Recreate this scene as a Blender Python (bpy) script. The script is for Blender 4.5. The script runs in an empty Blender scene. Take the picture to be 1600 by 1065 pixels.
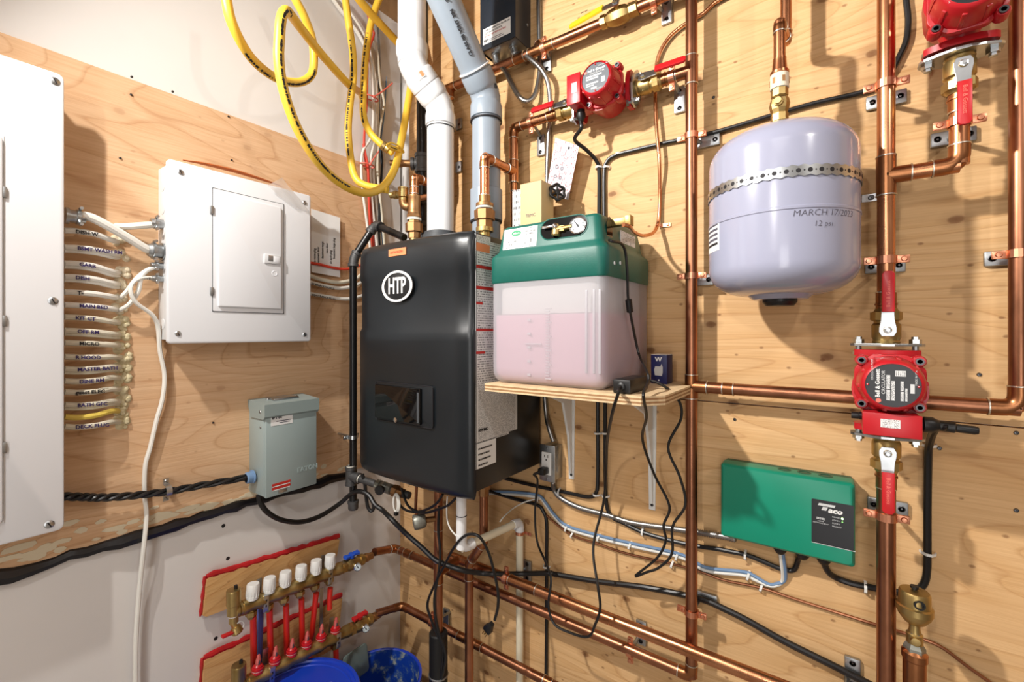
import bpy, bmesh, math, random
from mathutils import Vector, Matrix
random.seed(7)
V = Vector
PI = math.pi
scene = bpy.context.scene
COL = scene.collection

# ------------------------------------------------------------------ camera
F_PX, HORIZON, VANISH = 700.0, 518.0, -185.0
YAW = PI/2 - math.atan((800 - VANISH)/F_PX)
CAM = V((1.465, -1.255, 1.42))
cam_data = bpy.data.cameras.new('camera')
cam = bpy.data.objects.new('camera', cam_data)
COL.objects.link(cam)
cam.location = CAM
cam.rotation_euler = (PI/2, 0, YAW)
cam_data.sensor_width = 36
cam_data.lens = 36*F_PX/1600
cam_data.shift_y = -(532.5 - HORIZON)/1600
cam_data.clip_start = 0.02
scene.camera = cam

# ------------------------------------------------------------------ world, lights, exposure
world = bpy.data.worlds.new('world'); scene.world = world
world.use_nodes = True
world.node_tree.nodes['Background'].inputs[0].default_value = (1, 1, 1, 1)
world.node_tree.nodes['Background'].inputs[1].default_value = 0.0
def area(name, loc, power, size, col=(1, 0.93, 0.84), target=None):
    d = bpy.data.lights.new(name, 'AREA'); d.energy = power; d.shape = 'DISK'; d.size = size; d.color = col
    o = bpy.data.objects.new(name, d); COL.objects.link(o); o.location = loc
    if target is not None:
        o.rotation_euler = (V(target) - V(loc)).to_track_quat('-Z', 'Y').to_euler()
    return o
def bulb(name, loc, power, r, col=(1, 0.93, 0.84)):
    d = bpy.data.lights.new(name, 'POINT'); d.energy = power; d.shadow_soft_size = r; d.color = col
    o = bpy.data.objects.new(name, d); COL.objects.link(o); o.location = loc
    return o
area('work_lamp_light', (0.46, -1.44, 2.40), 46, 0.07, (1, 0.96, 0.91), (1.9, -0.1, 1.55))
bulb('ceiling_or_fill_bulb', (2.45, -1.1, 2.50), 22, 0.03, (1, 0.96, 0.91))
area('soft_fill_light', (1.55, -1.9, 2.68), 5, 0.9, (1, 0.98, 0.96))  # weak overhead fill, added; not a fixture of the room
bulb('ceiling_or_fill_bulb', (1.25, -2.3, 2.2), 30, 0.04, (1, 0.97, 0.94))  # bulb added behind the camera only as fill
dw = bpy.data.lights.new('rear_fill_light', 'AREA'); dw.shape = 'RECTANGLE'; dw.size = 0.9; dw.size_y = 2.0; dw.energy = 27; dw.color = (1, 0.985, 0.97)  # large fill light added behind the camera, no real doorway
dwo = bpy.data.objects.new('rear_fill_light', dw); COL.objects.link(dwo); dwo.location = (1.75, -2.87, 1.0); dwo.rotation_euler = (PI/2, 0, 0.25)
scene.view_settings.view_transform = 'Standard'
scene.view_settings.look = 'None'
scene.view_settings.gamma = 1
scene.view_settings.use_curve_mapping = False
scene.view_settings.exposure = -0.06
scene.cycles.use_denoising = True
scene.cycles.max_bounces = 10
scene.cycles.diffuse_bounces = 5
scene.cycles.glossy_bounces = 4
scene.cycles.transparent_max_bounces = 12
scene.cycles.caustics_reflective = False
scene.cycles.caustics_refractive = False

# ------------------------------------------------------------------ pixel -> point on a plane of the room
AX = V((-math.sin(YAW), math.cos(YAW), 0)); RT = V((math.cos(YAW), math.sin(YAW), 0))
def ray(px, py):
    return AX + RT*((px - 800)/F_PX) + V((0, 0, 1))*((HORIZON - py)/F_PX)
def R(px, py, o=0.0):          # point at distance o in front of the right wall
    d = ray(px, py); return CAM + d*((-o - CAM.y)/d.y)
def L(px, py, o=0.0):          # point at distance o in front of the left wall
    d = ray(px, py); return CAM + d*((o - CAM.x)/d.x)
X, Y, Z = V((1, 0, 0)), V((0, 1, 0)), V((0, 0, 1))

# ------------------------------------------------------------------ materials
def lin(c):
    return tuple(((v/255)/12.92 if v/255 <= 0.04045 else ((v/255 + 0.055)/1.055)**2.4) for v in c) + (1,)
def newmat(name):
    m = bpy.data.materials.new(name); m.use_nodes = True
    return m, m.node_tree, m.node_tree.nodes['Principled BSDF']
def N(t, kind, **kw):
    n = t.nodes.new(kind)
    for k, v in kw.items(): setattr(n, k, v)
    return n
def ramp(t, fac, stops):
    r = N(t, 'ShaderNodeValToRGB'); t.links.new(fac, r.inputs[0])
    e = r.color_ramp.elements
    e[0].position, e[0].color = stops[0]; e[1].position, e[1].color = stops[-1]
    for p, c in stops[1:-1]:
        x = e.new(p); x.color = c
    return r.outputs[0]
def coords(t, scale, kind='Object', rot=(0, 0, 0)):
    m = N(t, 'ShaderNodeMapping'); m.inputs['Scale'].default_value = scale; m.inputs['Rotation'].default_value = rot
    if kind == 'Position':
        g = N(t, 'ShaderNodeNewGeometry'); t.links.new(g.outputs['Position'], m.inputs[0])
    else:
        g = N(t, 'ShaderNodeTexCoord'); t.links.new(g.outputs[kind], m.inputs[0])
    return m.outputs[0]
def noise(t, vec, scale, detail=3, rough=0.5, dist=0):
    n = N(t, 'ShaderNodeTexNoise'); t.links.new(vec, n.inputs['Vector'])
    n.inputs['Scale'].default_value = scale; n.inputs['Detail'].default_value = detail
    n.inputs['Roughness'].default_value = rough; n.inputs['Distortion'].default_value = dist
    return n.outputs[0]
def mathn(t, op, a, b=None, c=None):
    n = N(t, 'ShaderNodeMath', operation=op)
    for i, v in enumerate((a, b, c)):
        if v is None: continue
        if isinstance(v, (int, float)): n.inputs[i].default_value = v
        else: t.links.new(v, n.inputs[i])
    return n.outputs[0]
def mixc(t, fac, a, b, mode='MIX'):
    n = N(t, 'ShaderNodeMix', data_type='RGBA', blend_type=mode)
    if isinstance(fac, (int, float)): n.inputs[0].default_value = fac
    else: t.links.new(fac, n.inputs[0])
    for i, v in ((6, a), (7, b)):
        if isinstance(v, tuple): n.inputs[i].default_value = v
        else: t.links.new(v, n.inputs[i])
    return n.outputs[2]
def bump(t, b, h, strength, dist=0.002):
    n = N(t, 'ShaderNodeBump'); n.inputs['Strength'].default_value = strength; n.inputs['Distance'].default_value = dist
    t.links.new(h, n.inputs['Height']); t.links.new(n.outputs[0], b.inputs['Normal'])
def mat(name, c, rough=0.5, metal=0.0, var=0.0, vs=20, bmp=0.0, bs=200, spec=0.5, coat=0.0):
    m, t, b = newmat(name)
    col = lin(c)
    b.inputs['Roughness'].default_value = rough; b.inputs['Metallic'].default_value = metal
    b.inputs['Specular IOR Level'].default_value = spec
    b.inputs['Coat Weight'].default_value = coat
    v = coords(t, (1, 1, 1), 'Position')
    n = noise(t, v, vs, 4)
    dk = tuple(x*(1 - var) for x in col[:3]) + (1,)
    t.links.new(ramp(t, n, [(0.3, dk), (0.7, col)]), b.inputs['Base Color'])
    if bmp: bump(t, b, noise(t, v, bs, 3), bmp, 0.001)
    return m
def plywood(name, light, mid, dark, knot, axis, knots=1.0):
    # axis: 'x' for the right wall (grain along x), 'y' for the left wall (grain along y)
    m, t, b = newmat(name)
    b.inputs['Roughness'].default_value = 0.62; b.inputs['Specular IOR Level'].default_value = 0.25
    sc = {'x': (0.55, 1, 3.2), 'y': (1, 0.9, 3.0)}[axis]
    v = coords(t, sc, 'Position')
    lo = noise(t, v, 1.15, 2, 0.45, 0.35)
    g = N(t, 'ShaderNodeSeparateXYZ'); t.links.new(v, g.inputs[0])
    rings = mathn(t, 'ADD', mathn(t, 'MULTIPLY', lo, 22.0), mathn(t, 'MULTIPLY', g.outputs[2], 1.6))
    fr = mathn(t, 'FRACT', rings)
    line = ramp(t, fr, [(0.0, lin(mid)), (0.55, lin(light)), (0.86, lin(light)), (0.97, lin(dark)), (1.0, lin(mid))])
    vf = coords(t, {'x': (2.5, 1, 90), 'y': (1, 3, 90)}[axis], 'Position')
    fib = noise(t, vf, 2.2, 4, 0.6)
    c1 = mixc(t, 0.42, line, ramp(t, fib, [(0.3, lin(dark)), (0.62, lin(light))]))
    big = noise(t, coords(t, {'x': (0.8, 1, 1.5), 'y': (1, 0.8, 1.5)}[axis], 'Position'), 2.0, 3)
    c2 = mixc(t, ramp(t, big, [(0.35, (0, 0, 0, 1)), (0.75, (0.45, 0.45, 0.45, 1))]), c1, lin(mid))
    vo = N(t, 'ShaderNodeTexVoronoi', voronoi_dimensions='2D'); vo.inputs['Scale'].default_value = 4.4
    sp = N(t, 'ShaderNodeSeparateXYZ'); t.links.new(coords(t, {'x': (0.8, 1, 1.25), 'y': (1, 0.8, 1.25)}[axis], 'Position'), sp.inputs[0])
    cbn = N(t, 'ShaderNodeCombineXYZ'); t.links.new(sp.outputs[0 if axis == 'x' else 1], cbn.inputs[0]); t.links.new(sp.outputs[2], cbn.inputs[1])
    t.links.new(cbn.outputs[0], vo.inputs['Vector'])
    dn = noise(t, coords(t, (1, 1, 1), 'Position'), 45, 2)
    kd = mathn(t, 'ADD', vo.outputs['Distance'], mathn(t, 'MULTIPLY', dn, 0.035))
    kf = ramp(t, kd, [(0.0, (1, 1, 1, 1)), (0.052, (0.8, 0.8, 0.8, 1)), (0.068, (0.26, 0.26, 0.26, 1)), (0.14, (0, 0, 0, 1))])
    kk = mathn(t, 'MULTIPLY', kf, knots)
    v2 = N(t, 'ShaderNodeTexVoronoi', voronoi_dimensions='2D'); v2.inputs['Scale'].default_value = 9.5
    t.links.new(cbn.outputs[0], v2.inputs['Vector'])
    k2 = ramp(t, mathn(t, 'ADD', v2.outputs['Distance'], mathn(t, 'MULTIPLY', dn, 0.06)), [(0.0, (1, 1, 1, 1)), (0.05, (0.8, 0.8, 0.8, 1)), (0.075, (0, 0, 0, 1)), (1.0, (0, 0, 0, 1))])
    c2 = mixc(t, mathn(t, 'MULTIPLY', k2, knots*0.8), c2, lin(knot))
    c3 = mixc(t, kk, c2, lin(knot))
    t.links.new(c3, b.inputs['Base Color'])
    bump(t, b, fib, 0.45, 0.0014)
    return m
def printed(name, paper, ink, rows, cols, dens=0.5, rough=0.5):
    # small print: broken rows of ink on paper, laid out on the object's own bounding box
    m, t, b = newmat(name)
    b.inputs['Roughness'].default_value = rough
    tc = N(t, 'ShaderNodeTexCoord'); s = N(t, 'ShaderNodeSeparateXYZ'); t.links.new(tc.outputs['UV'], s.inputs[0])
    ry = mathn(t, 'MULTIPLY', s.outputs[1], rows)
    row = mathn(t, 'FLOOR', ry); fy = mathn(t, 'FRACT', ry)
    cx = mathn(t, 'MULTIPLY', s.outputs[0], cols)
    cb = N(t, 'ShaderNodeCombineXYZ'); t.links.new(cx, cb.inputs[0]); t.links.new(mathn(t, 'MULTIPLY', row, 7.3), cb.inputs[1])
    n = noise(t, cb.outputs[0], 1.0, 1)
    on = mathn(t, 'GREATER_THAN', n, 1 - dens)
    inrow = mathn(t, 'LESS_THAN', mathn(t, 'ABSOLUTE', mathn(t, 'SUBTRACT', fy, 0.5)), 0.24)
    inx = mathn(t, 'LESS_THAN', mathn(t, 'ABSOLUTE', mathn(t, 'SUBTRACT', s.outputs[0], 0.5)), 0.45)
    f = mathn(t, 'MULTIPLY', mathn(t, 'MULTIPLY', on, inrow), inx)
    t.links.new(mixc(t, f, lin(paper), lin(ink)), b.inputs['Base Color'])
    return m

M = {}
M['drywall'] = mat('drywall_paint', (226, 223, 219), 0.75, 0, 0.06, 3, 0.05, 150, 0.25)
M['wall_dimmed'] = mat('dimmed_wall_paint', (140, 130, 120), 0.8, 0, 0.03, 3)  # unseen walls, coloured darker to cut bounced light
M['floor'] = mat('grey_concrete', (168, 162, 154), 0.7, 0, 0.2, 8, 0.2, 60)
M['fir'] = plywood('fir_plywood', (226, 186, 136), (213, 169, 116), (186, 138, 88), (112, 66, 34), 'x', 0.9)
M['birch'] = plywood('birch_plywood', (222, 186, 148), (212, 172, 132), (184, 138, 98), (140, 92, 58), 'y', 0.35)
M['pine'] = plywood('pine_board', (226, 182, 124), (214, 164, 104), (186, 130, 74), (120, 70, 36), 'y', 0.5)
M['edge_wood'] = mat('plywood_edge', (226, 198, 156), 0.7, 0, 0.25, 60)
M['edge_dark'] = mat('plywood_edge_dark_ply', (168, 126, 84), 0.7, 0, 0.3, 60)
M['joist'] = mat('joist_wood', (176, 138, 96), 0.75, 0, 0.3, 12)
M['subfloor'] = mat('dark_subfloor', (96, 70, 48), 0.85, 0, 0.3, 20)
def copper_mat(name, c, r0, dark):
    m, t, b = newmat(name)
    b.inputs['Metallic'].default_value = 1
    v = coords(t, (1, 1, 0.5), 'Position')
    n = noise(t, v, 9, 5, 0.6)
    t.links.new(ramp(t, n, [(0.3, lin(dark)), (0.62, lin(c))]), b.inputs['Base Color'])
    rr = N(t, 'ShaderNodeMapRange'); t.links.new(noise(t, v, 35, 3), rr.inputs[0])
    rr.inputs[3].default_value = r0; rr.inputs[4].default_value = r0 + 0.16
    t.links.new(rr.outputs[0], b.inputs['Roughness'])
    return m
M['copper'] = copper_mat('copper', (210, 150, 110), 0.2, (170, 110, 76))
M['copper_old'] = copper_mat('tarnished_copper', (178, 122, 92), 0.26, (126, 84, 62))
M['copper_fit'] = copper_mat('copper_fitting', (182, 124, 84), 0.24, (128, 84, 54))
M['copper_clad'] = copper_mat('copper_clad_steel', (226, 160, 128), 0.3, (206, 138, 106))
M['brass'] = copper_mat('brass', (194, 168, 112), 0.34, (146, 122, 74))
M['bronze'] = copper_mat('cast_bronze', (178, 138, 96), 0.4, (140, 104, 70))
M['solder'] = mat('solder', (214, 208, 196), 0.35, 1.0)
M['zinc'] = mat('zinc_plate', (196, 200, 202), 0.32, 1.0, 0.2, 40)
M['galv'] = mat('galvanized_steel', (178, 182, 184), 0.42, 1.0, 0.25, 60)
M['steel_dark'] = mat('dark_screw_steel', (92, 92, 94), 0.35, 1.0)
M['chrome'] = mat('chrome', (214, 214, 216), 0.15, 1.0)
M['iron'] = mat('malleable_iron', (92, 92, 92), 0.55, 0.6, 0.3, 60, 0.3, 300)
M['black_pipe'] = mat('black_steel_pipe', (30, 30, 31), 0.28, 0.2, 0.3, 30)
M['teflon'] = mat('white_thread_tape', (226, 222, 210), 0.6)
M['panel'] = mat('white_enamel', (226, 228, 231), 0.28, 0, 0.02, 5)
M['panel_grey'] = mat('white_box_steel', (214, 216, 217), 0.4)
M['eaton'] = mat('grey_enamel', (152, 167, 166), 0.38, 0, 0.05, 10)
M['eaton_dark'] = mat('grey_enamel_top', (140, 154, 152), 0.4)
M['black_cover'] = mat('black_textured_cover', (22, 27, 31), 0.32, 0, 0.12, 14, 0.1, 900)
M['black'] = mat('black_plastic', (18, 18, 19), 0.42)
M['black_gloss'] = mat('black_glass', (8, 8, 9), 0.06)
M['rubber'] = mat('black_cable_jacket', (20, 20, 21), 0.38)
M['foam_black'] = mat('black_pipe_foam', (14, 14, 15), 0.6)
M['white_cable'] = mat('white_cable_jacket', (228, 226, 218), 0.42)
M['cream_cable'] = mat('aged_white_cable', (222, 216, 196), 0.45, 0, 0.1, 40)
M['yellow_cable'] = mat('yellow_cable_jacket', (226, 200, 92), 0.42)
M['red_cable'] = mat('red_cable_jacket', (216, 70, 50), 0.42)
M['blue_cable'] = mat('blue_cable_jacket', (112, 142, 178), 0.4)
M['grey_cord'] = mat('grey_cord', (150, 150, 150), 0.4)
M['hose'] = mat('yellow_gas_tubing', (236, 190, 62), 0.42, 0, 0.06, 20)
M['armour'] = mat('armoured_cable', (172, 172, 170), 0.38, 1.0, 0.2, 80)
M['pvc'] = mat('white_pvc', (232, 233, 234), 0.3)
M['pvc_cream'] = mat('cream_cpvc', (230, 220, 194), 0.4)
M['cpvc_grey'] = mat('grey_vent_plastic', (146, 158, 170), 0.35, 0, 0.05, 20)
M['pipe_grey_dark'] = mat('dark_grey_gasket', (70, 74, 78), 0.5)
M['red_paint'] = mat('red_cast_paint', (188, 26, 36), 0.34, 0, 0.1, 30)
M['red_vinyl'] = mat('red_vinyl_grip', (190, 28, 34), 0.34)
M['yellow_vinyl'] = mat('yellow_vinyl_grip', (232, 200, 40), 0.36)
M['blue_vinyl'] = mat('blue_handle', (30, 80, 190), 0.35)
M['red_tape'] = mat('red_sheathing_tape', (196, 34, 40), 0.3, 0, 0.35, 30, 0.5, 90)
M['pex'] = mat('red_pex_tube', (214, 46, 30), 0.35)
M['pex_blue'] = mat('blue_tube', (92, 108, 186), 0.4)
M['white_plastic'] = mat('white_plastic', (232, 232, 228), 0.4)
M['clear_red'] = mat('red_clear_plastic', (196, 90, 84), 0.15)
M['blue_pail'] = mat('blue_pail_plastic', (24, 62, 184), 0.3)
M['tank_grey'] = mat('grey_tank_enamel', (160, 163, 184), 0.2, 0, 0.02, 5, coat=0.3)
M['tank_liner'] = mat('tank_inside', (198, 195, 194), 0.6)
M['green'] = mat('green_plastic', (10, 94, 82), 0.42, 0, 0.1, 60, 0.3, 700)
M['taco_green'] = mat('green_relay_cover', (10, 132, 104), 0.36)
M['taco_edge'] = mat('dark_green_base', (14, 84, 64), 0.45)
M['label'] = mat('white_label', (236, 236, 234), 0.45)
M['silver_label'] = mat('silver_print', (206, 208, 208), 0.4)
M['ink'] = mat('black_ink', (26, 24, 28), 0.6)
M['purple_ink'] = mat('purple_marker', (48, 34, 92), 0.6)
M['grey_ink'] = mat('faded_marker', (86, 84, 96), 0.6)
M['red_ink'] = mat('red_print', (190, 44, 36), 0.5)
M['orange_tag'] = mat('orange_sticker', (232, 140, 92), 0.5)
M['orange_strip'] = mat('brown_orange_strip', (176, 92, 40), 0.6)
M['pink_tie'] = mat('pink_cord', (232, 116, 100), 0.5)
M['foam'] = mat('spray_foam', (214, 202, 164), 0.75, 0, 0.15, 60, 0.6, 80)
M['caulk'] = mat('black_acoustic_sealant', (20, 20, 24), 0.32, 0, 0.2, 40, 0.6, 60)
M['glue'] = mat('hot_glue', (218, 206, 178), 0.35)
M['cardboard'] = mat('tan_cardboard', (214, 190, 142), 0.75)
M['navy_box'] = mat('navy_carton', (24, 30, 92), 0.45)
M['print_s'] = printed('small_print_label', (234, 234, 232), (60, 60, 66), 9, 26, 0.5)
M['print_l'] = printed('dense_print_label', (222, 222, 220), (120, 120, 122), 84, 60, 0.52)
M['print_red'] = printed('tag_print', (206, 198, 204), (176, 104, 108), 16, 18, 0.42)
M['print_plate'] = printed('plate_print', (214, 216, 216), (40, 42, 46), 5, 18, 0.5)
M['print_lid'] = printed('label_print', (240, 240, 238), (120, 124, 124), 7, 14, 0.42)
M['nameplate'] = mat('dark_nameplate', (30, 32, 36), 0.35)
M['grey_plate'] = mat('grey_nameplate', (96, 102, 108), 0.25)
M['green_logo'] = mat('green_print', (26, 146, 92), 0.5)
M['dial'] = mat('dial_face', (214, 226, 230), 0.4)
M['gauge_grey'] = mat('grey_zinc_cast', (150, 150, 140), 0.4, 0.7, 0.3, 50)
def emis(name, c, s):
    m, t, b = newmat(name); b.inputs['Base Color'].default_value = lin(c)
    b.inputs['Emission Color'].default_value = lin(c); b.inputs['Emission Strength'].default_value = s
    return m
M['led'] = emis('green_led', (200, 255, 170), 4.0)
M['led_dim'] = emis('dim_green_led', (140, 220, 120), 0.8)
def shell(name, c, clear):
    m, t, b = newmat(name); o = t.nodes['Material Output']
    d = N(t, 'ShaderNodeBsdfTranslucent'); d.inputs[0].default_value = lin(c)
    df = N(t, 'ShaderNodeBsdfDiffuse'); df.inputs[0].default_value = lin(c)
    g = N(t, 'ShaderNodeBsdfGlossy'); g.inputs['Roughness'].default_value = 0.3
    tr = N(t, 'ShaderNodeBsdfTransparent'); tr.inputs[0].default_value = (0.97, 0.96, 0.96, 1)
    a = N(t, 'ShaderNodeMixShader'); a.inputs[0].default_value = 0.25; t.links.new(df.outputs[0], a.inputs[1]); t.links.new(d.outputs[0], a.inputs[2])
    e = N(t, 'ShaderNodeMixShader'); e.inputs[0].default_value = clear; t.links.new(a.outputs[0], e.inputs[1]); t.links.new(tr.outputs[0], e.inputs[2])
    h = N(t, 'ShaderNodeMixShader'); h.inputs[0].default_value = 0.04; t.links.new(e.outputs[0], h.inputs[1]); t.links.new(g.outputs[0], h.inputs[2])
    t.links.new(h.outputs[0], o.inputs[0])
    return m
M['milky'] = shell('milky_polyethylene', (212, 211, 217), 0.48)
M['poly'] = shell('clear_poly_film', (214, 210, 204), 0.72)
M['clear_tape'] = shell('clear_tape', (236, 234, 230), 0.62)
M['fluid'] = mat('pink_glycol', (202, 156, 172), 0.3)
def pail_inside():
    m, t, b = newmat('blue_pail_with_dried_plaster')
    b.inputs['Roughness'].default_value = 0.45
    v = coords(t, (1, 1, 1), 'Position')
    n = noise(t, v, 26, 6, 0.65)
    t.links.new(ramp(t, n, [(0.5, lin((22, 66, 170))), (0.56, lin((70, 104, 160))), (0.63, lin((176, 180, 172)))]), b.inputs['Base Color'])
    return m
M['pail_dirty'] = pail_inside()

# ------------------------------------------------------------------ mesh builder
class B:
    def __init__(s): s.bm = bmesh.new()
    def _add(s, vs, fs):
        v = [s.bm.verts.new(p) for p in vs]
        for f in fs:
            try: s.bm.faces.new([v[i] for i in f])
            except ValueError: pass
        return v
    def obox(s, c, u, v, n, bev=0.0, seg=2):      # box with half-vectors u, v, n
        c, u, v, n = V(c), V(u), V(v), V(n)
        if u.cross(v).dot(n) < 0: u = -u
        P = [c + a*u + b*v + d*n for a in (-1, 1) for b in (-1, 1) for d in (-1, 1)]
        t = bmesh.new() if bev else s.bm
        vv = [t.verts.new(p) for p in P]
        for f in ((0, 1, 3, 2), (4, 6, 7, 5), (0, 4, 5, 1), (2, 3, 7, 6), (0, 2, 6, 4), (1, 5, 7, 3)):
            t.faces.new([vv[i] for i in f])
        if bev:
            bmesh.ops.bevel(t, geom=t.edges[:], offset=bev, segments=seg, profile=0.5, affect='EDGES')
            s.merge(t)
        return s
    def merge(s, t):
        me = bpy.data.meshes.new('tmp'); t.to_mesh(me); t.free(); s.bm.from_mesh(me); bpy.data.meshes.remove(me)
    def box(s, lo, hi, bev=0.0, seg=2):
        lo, hi = V(lo), V(hi); c = (lo + hi)/2; h = (hi - lo)/2
        return s.obox(c, X*abs(h.x), Y*abs(h.y), Z*abs(h.z), bev, seg)
    def cyl(s, p0, p1, r0, r1=None, seg=16, caps=True):
        r1 = r0 if r1 is None else r1
        return s.lathe(p0, V(p1) - V(p0), ([(0, 0)] if caps else []) + [(r0, 0), (r1, (V(p1) - V(p0)).length)] + ([(0, (V(p1) - V(p0)).length)] if caps else []), seg)
    def lathe(s, o, axis, prof, seg=20, ref=None, sx=1.0, phase=0.0):
        o, a = V(o), V(axis).normalized()
        ref = V(ref) if ref is not None else (Z if abs(a.z) < 0.9 else X)
        u = (ref - a*ref.dot(a)).normalized(); w = a.cross(u)
        rings = []
        for r, h in prof:
            if r <= 1e-6: rings.append([s.bm.verts.new(o + a*h)])
            else: rings.append([s.bm.verts.new(o + a*h + u*(r*sx*math.cos(phase + 2*PI*k/seg)) + w*(r*math.sin(phase + 2*PI*k/seg))) for k in range(seg)])
        for A, C in zip(rings, rings[1:]):
            for k in range(seg):
                j = (k + 1) % seg
                if len(A) == 1 and len(C) == 1: continue
                if len(A) == 1: f = [A[0], C[j], C[k]]
                elif len(C) == 1: f = [A[k], A[j], C[0]]
                else: f = [A[k], A[j], C[j], C[k]]
                try: s.bm.faces.new(f)
                except ValueError: pass
        return s
    def tube(s, pts, r, seg=8, closed=False, caps=True, rf=None, flat=1.0, ref=None):
        pts = [V(p) for p in pts]; n = len(pts); rings = []
        T = []
        for i in range(n):
            a = pts[(i - 1) % n] if (i > 0 or closed) else pts[i]
            b = pts[(i + 1) % n] if (i < n - 1 or closed) else pts[i]
            T.append((b - a).normalized())
        ref = V(ref) if ref is not None else (Z if abs(T[0].z) < 0.9 else X)
        u = (ref - T[0]*ref.dot(T[0])).normalized()
        for i in range(n):
            u = (u - T[i]*u.dot(T[i])).normalized(); w = T[i].cross(u)
            rr = r if rf is None else rf(i/(n - 1 if n > 1 else 1))*r
            rings.append([s.bm.verts.new(pts[i] + u*(rr*flat*math.cos(2*PI*k/seg)) + w*(rr*math.sin(2*PI*k/seg))) for k in range(seg)])
        m = n if closed else n - 1
        for i in range(m):
            A, C = rings[i], rings[(i + 1) % n]
            for k in range(seg):
                j = (k + 1) % seg
                s.bm.faces.new([A[k], A[j], C[j], C[k]])
        if caps and not closed:
            s.bm.faces.new(rings[0][::-1]); s.bm.faces.new(rings[-1])
        return s
    def prism(s, outline, o, u, v, n, d, bev=0.0):   # outline (a,b) in u,v; extruded by d along n
        o, u, v, n = V(o), V(u), V(v), V(n)
        t = bmesh.new()
        A = [t.verts.new(o + u*a + v*b) for a, b in outline]; C = [t.verts.new(o + u*a + v*b + n*d) for a, b in outline]
        k = len(outline)
        t.faces.new(A[::-1]); t.faces.new(C)
        for i in range(k):
            t.faces.new([A[i], A[(i + 1) % k], C[(i + 1) % k], C[i]])
        bmesh.ops.recalc_face_normals(t, faces=t.faces[:])
        if bev:
            es = [e for e in t.edges if (e.verts[0] in C and e.verts[1] in C)]
            bmesh.ops.bevel(t, geom=es, offset=bev, segments=2, profile=0.5, affect='EDGES')
        s.merge(t)
        return s
    def ball(s, c, r, seg=10):
        k = seg//2
        return s.lathe(V(c) - Z*r, Z, [(0 if i in (0, k) else r*math.sin(PI*i/k), r - r*math.cos(PI*i/k)) for i in range(k + 1)], seg)
    def quad(s, a, b, c, d):
        s._add([a, b, c, d], [(0, 1, 2, 3)]); return s
WORLD = {}
def mk(name, b, material, parent=None, smooth=True, sharp=0.6, loc=None, label=None, uv=None):
    bm = b.bm
    bmesh.ops.recalc_face_normals(bm, faces=bm.faces[:])
    if parent is not None: base = WORLD[parent.name]
    else: base = V(loc) if loc is not None else V((0, 0, 0))
    off = base if parent is not None else base
    if uv is not None:
        o, u, v = V(uv[0]), V(uv[1]), V(uv[2])
        lay = bm.loops.layers.uv.new('UVMap')
        for f in bm.faces:
            for l in f.loops:
                q = l.vert.co - o; l[lay].uv = (q.dot(u)/u.length_squared, q.dot(v)/v.length_squared)
    for vv in bm.verts: vv.co -= off
    for f in bm.faces: f.smooth = smooth
    if smooth:
        for e in bm.edges:
            if len(e.link_faces) == 2 and e.calc_face_angle(0) > sharp: e.smooth = False
    me = bpy.data.meshes.new(name); bm.to_mesh(me); bm.free()
    me.materials.append(material)
    o = bpy.data.objects.new(name, me); COL.objects.link(o)
    if parent is not None: o.parent = parent
    else: o.location = base
    WORLD[o.name] = V(base)
    if label: o['label'] = label
    return o
def thing(name, label, cat, loc, group=None):
    o = bpy.data.objects.new(name, None); COL.objects.link(o); o.location = loc; o.empty_display_size = 0.02
    WORLD[o.name] = V(loc); o['label'] = label; o['category'] = cat
    if group: o['group'] = group
    return o
def tag(o, label, cat, group=None):
    o['label'] = label; o['category'] = cat
    if group: o['group'] = group
    return o
def structure(o): o['kind'] = 'structure'; return o
def text(body, size, o, u, v, material, parent, name='lettering', align='LEFT', ext=0.0004, bold=0.0, sx=1.0, shear=0.0):
    c = bpy.data.curves.new('t', 'FONT'); c.body = body; c.size = size; c.extrude = ext; c.align_x = align; c.align_y = 'CENTER'
    c.offset = bold; c.resolution_u = 2; c.shear = shear
    t = bpy.data.objects.new('t', c); COL.objects.link(t)
    bpy.context.view_layer.update()
    me = bpy.data.meshes.new_from_object(t.evaluated_get(bpy.context.evaluated_depsgraph_get()))
    bpy.data.objects.remove(t); bpy.data.curves.remove(c)
    u, v = V(u).normalized(), V(v).normalized(); n = u.cross(v)
    for q in me.vertices: q.co = V(o) + u*(q.co.x*sx) + v*q.co.y + n*q.co.z
    b = B(); b.bm.from_mesh(me); bpy.data.meshes.remove(me)
    return mk(name, b, material, parent, smooth=False)
def smooth_path(pts, k=6):
    pts = [V(p) for p in pts]
    if len(pts) < 3: return pts
    P = [pts[0]*2 - pts[1]] + pts + [pts[-1]*2 - pts[-2]]
    out = []
    for i in range(1, len(P) - 2):
        a, b, c, d = P[i - 1:i + 3]
        for j in range(k):
            t = j/k
            out.append(0.5*((2*b) + (c - a)*t + (2*a - 5*b + 4*c - d)*t*t + (3*b - a - 3*c + d)*t**3))
    out.append(pts[-1])
    return out
def cable(name, label, cat, pts, r, material, group=None, seg=8, k=6, flat=1.0, parent=None):
    P = smooth_path(pts, k)
    b = B().tube(P, r, seg, flat=flat)
    o = mk(name, b, material, parent, loc=None if parent else P[0])
    if parent is None: tag(o, label, cat, group)
    return o
def rpts(lst, o=0.01): return [R(p[0], p[1], p[2] if len(p) > 2 else o) for p in lst]
def lpts(lst, o=0.01): return [L(p[0], p[1], p[2] if len(p) > 2 else o) for p in lst]
def circle(r, n=20, sx=1.0, ph=0.0): return [(r*sx*math.cos(ph + 2*PI*i/n), r*math.sin(ph + 2*PI*i/n)) for i in range(n)]
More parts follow.
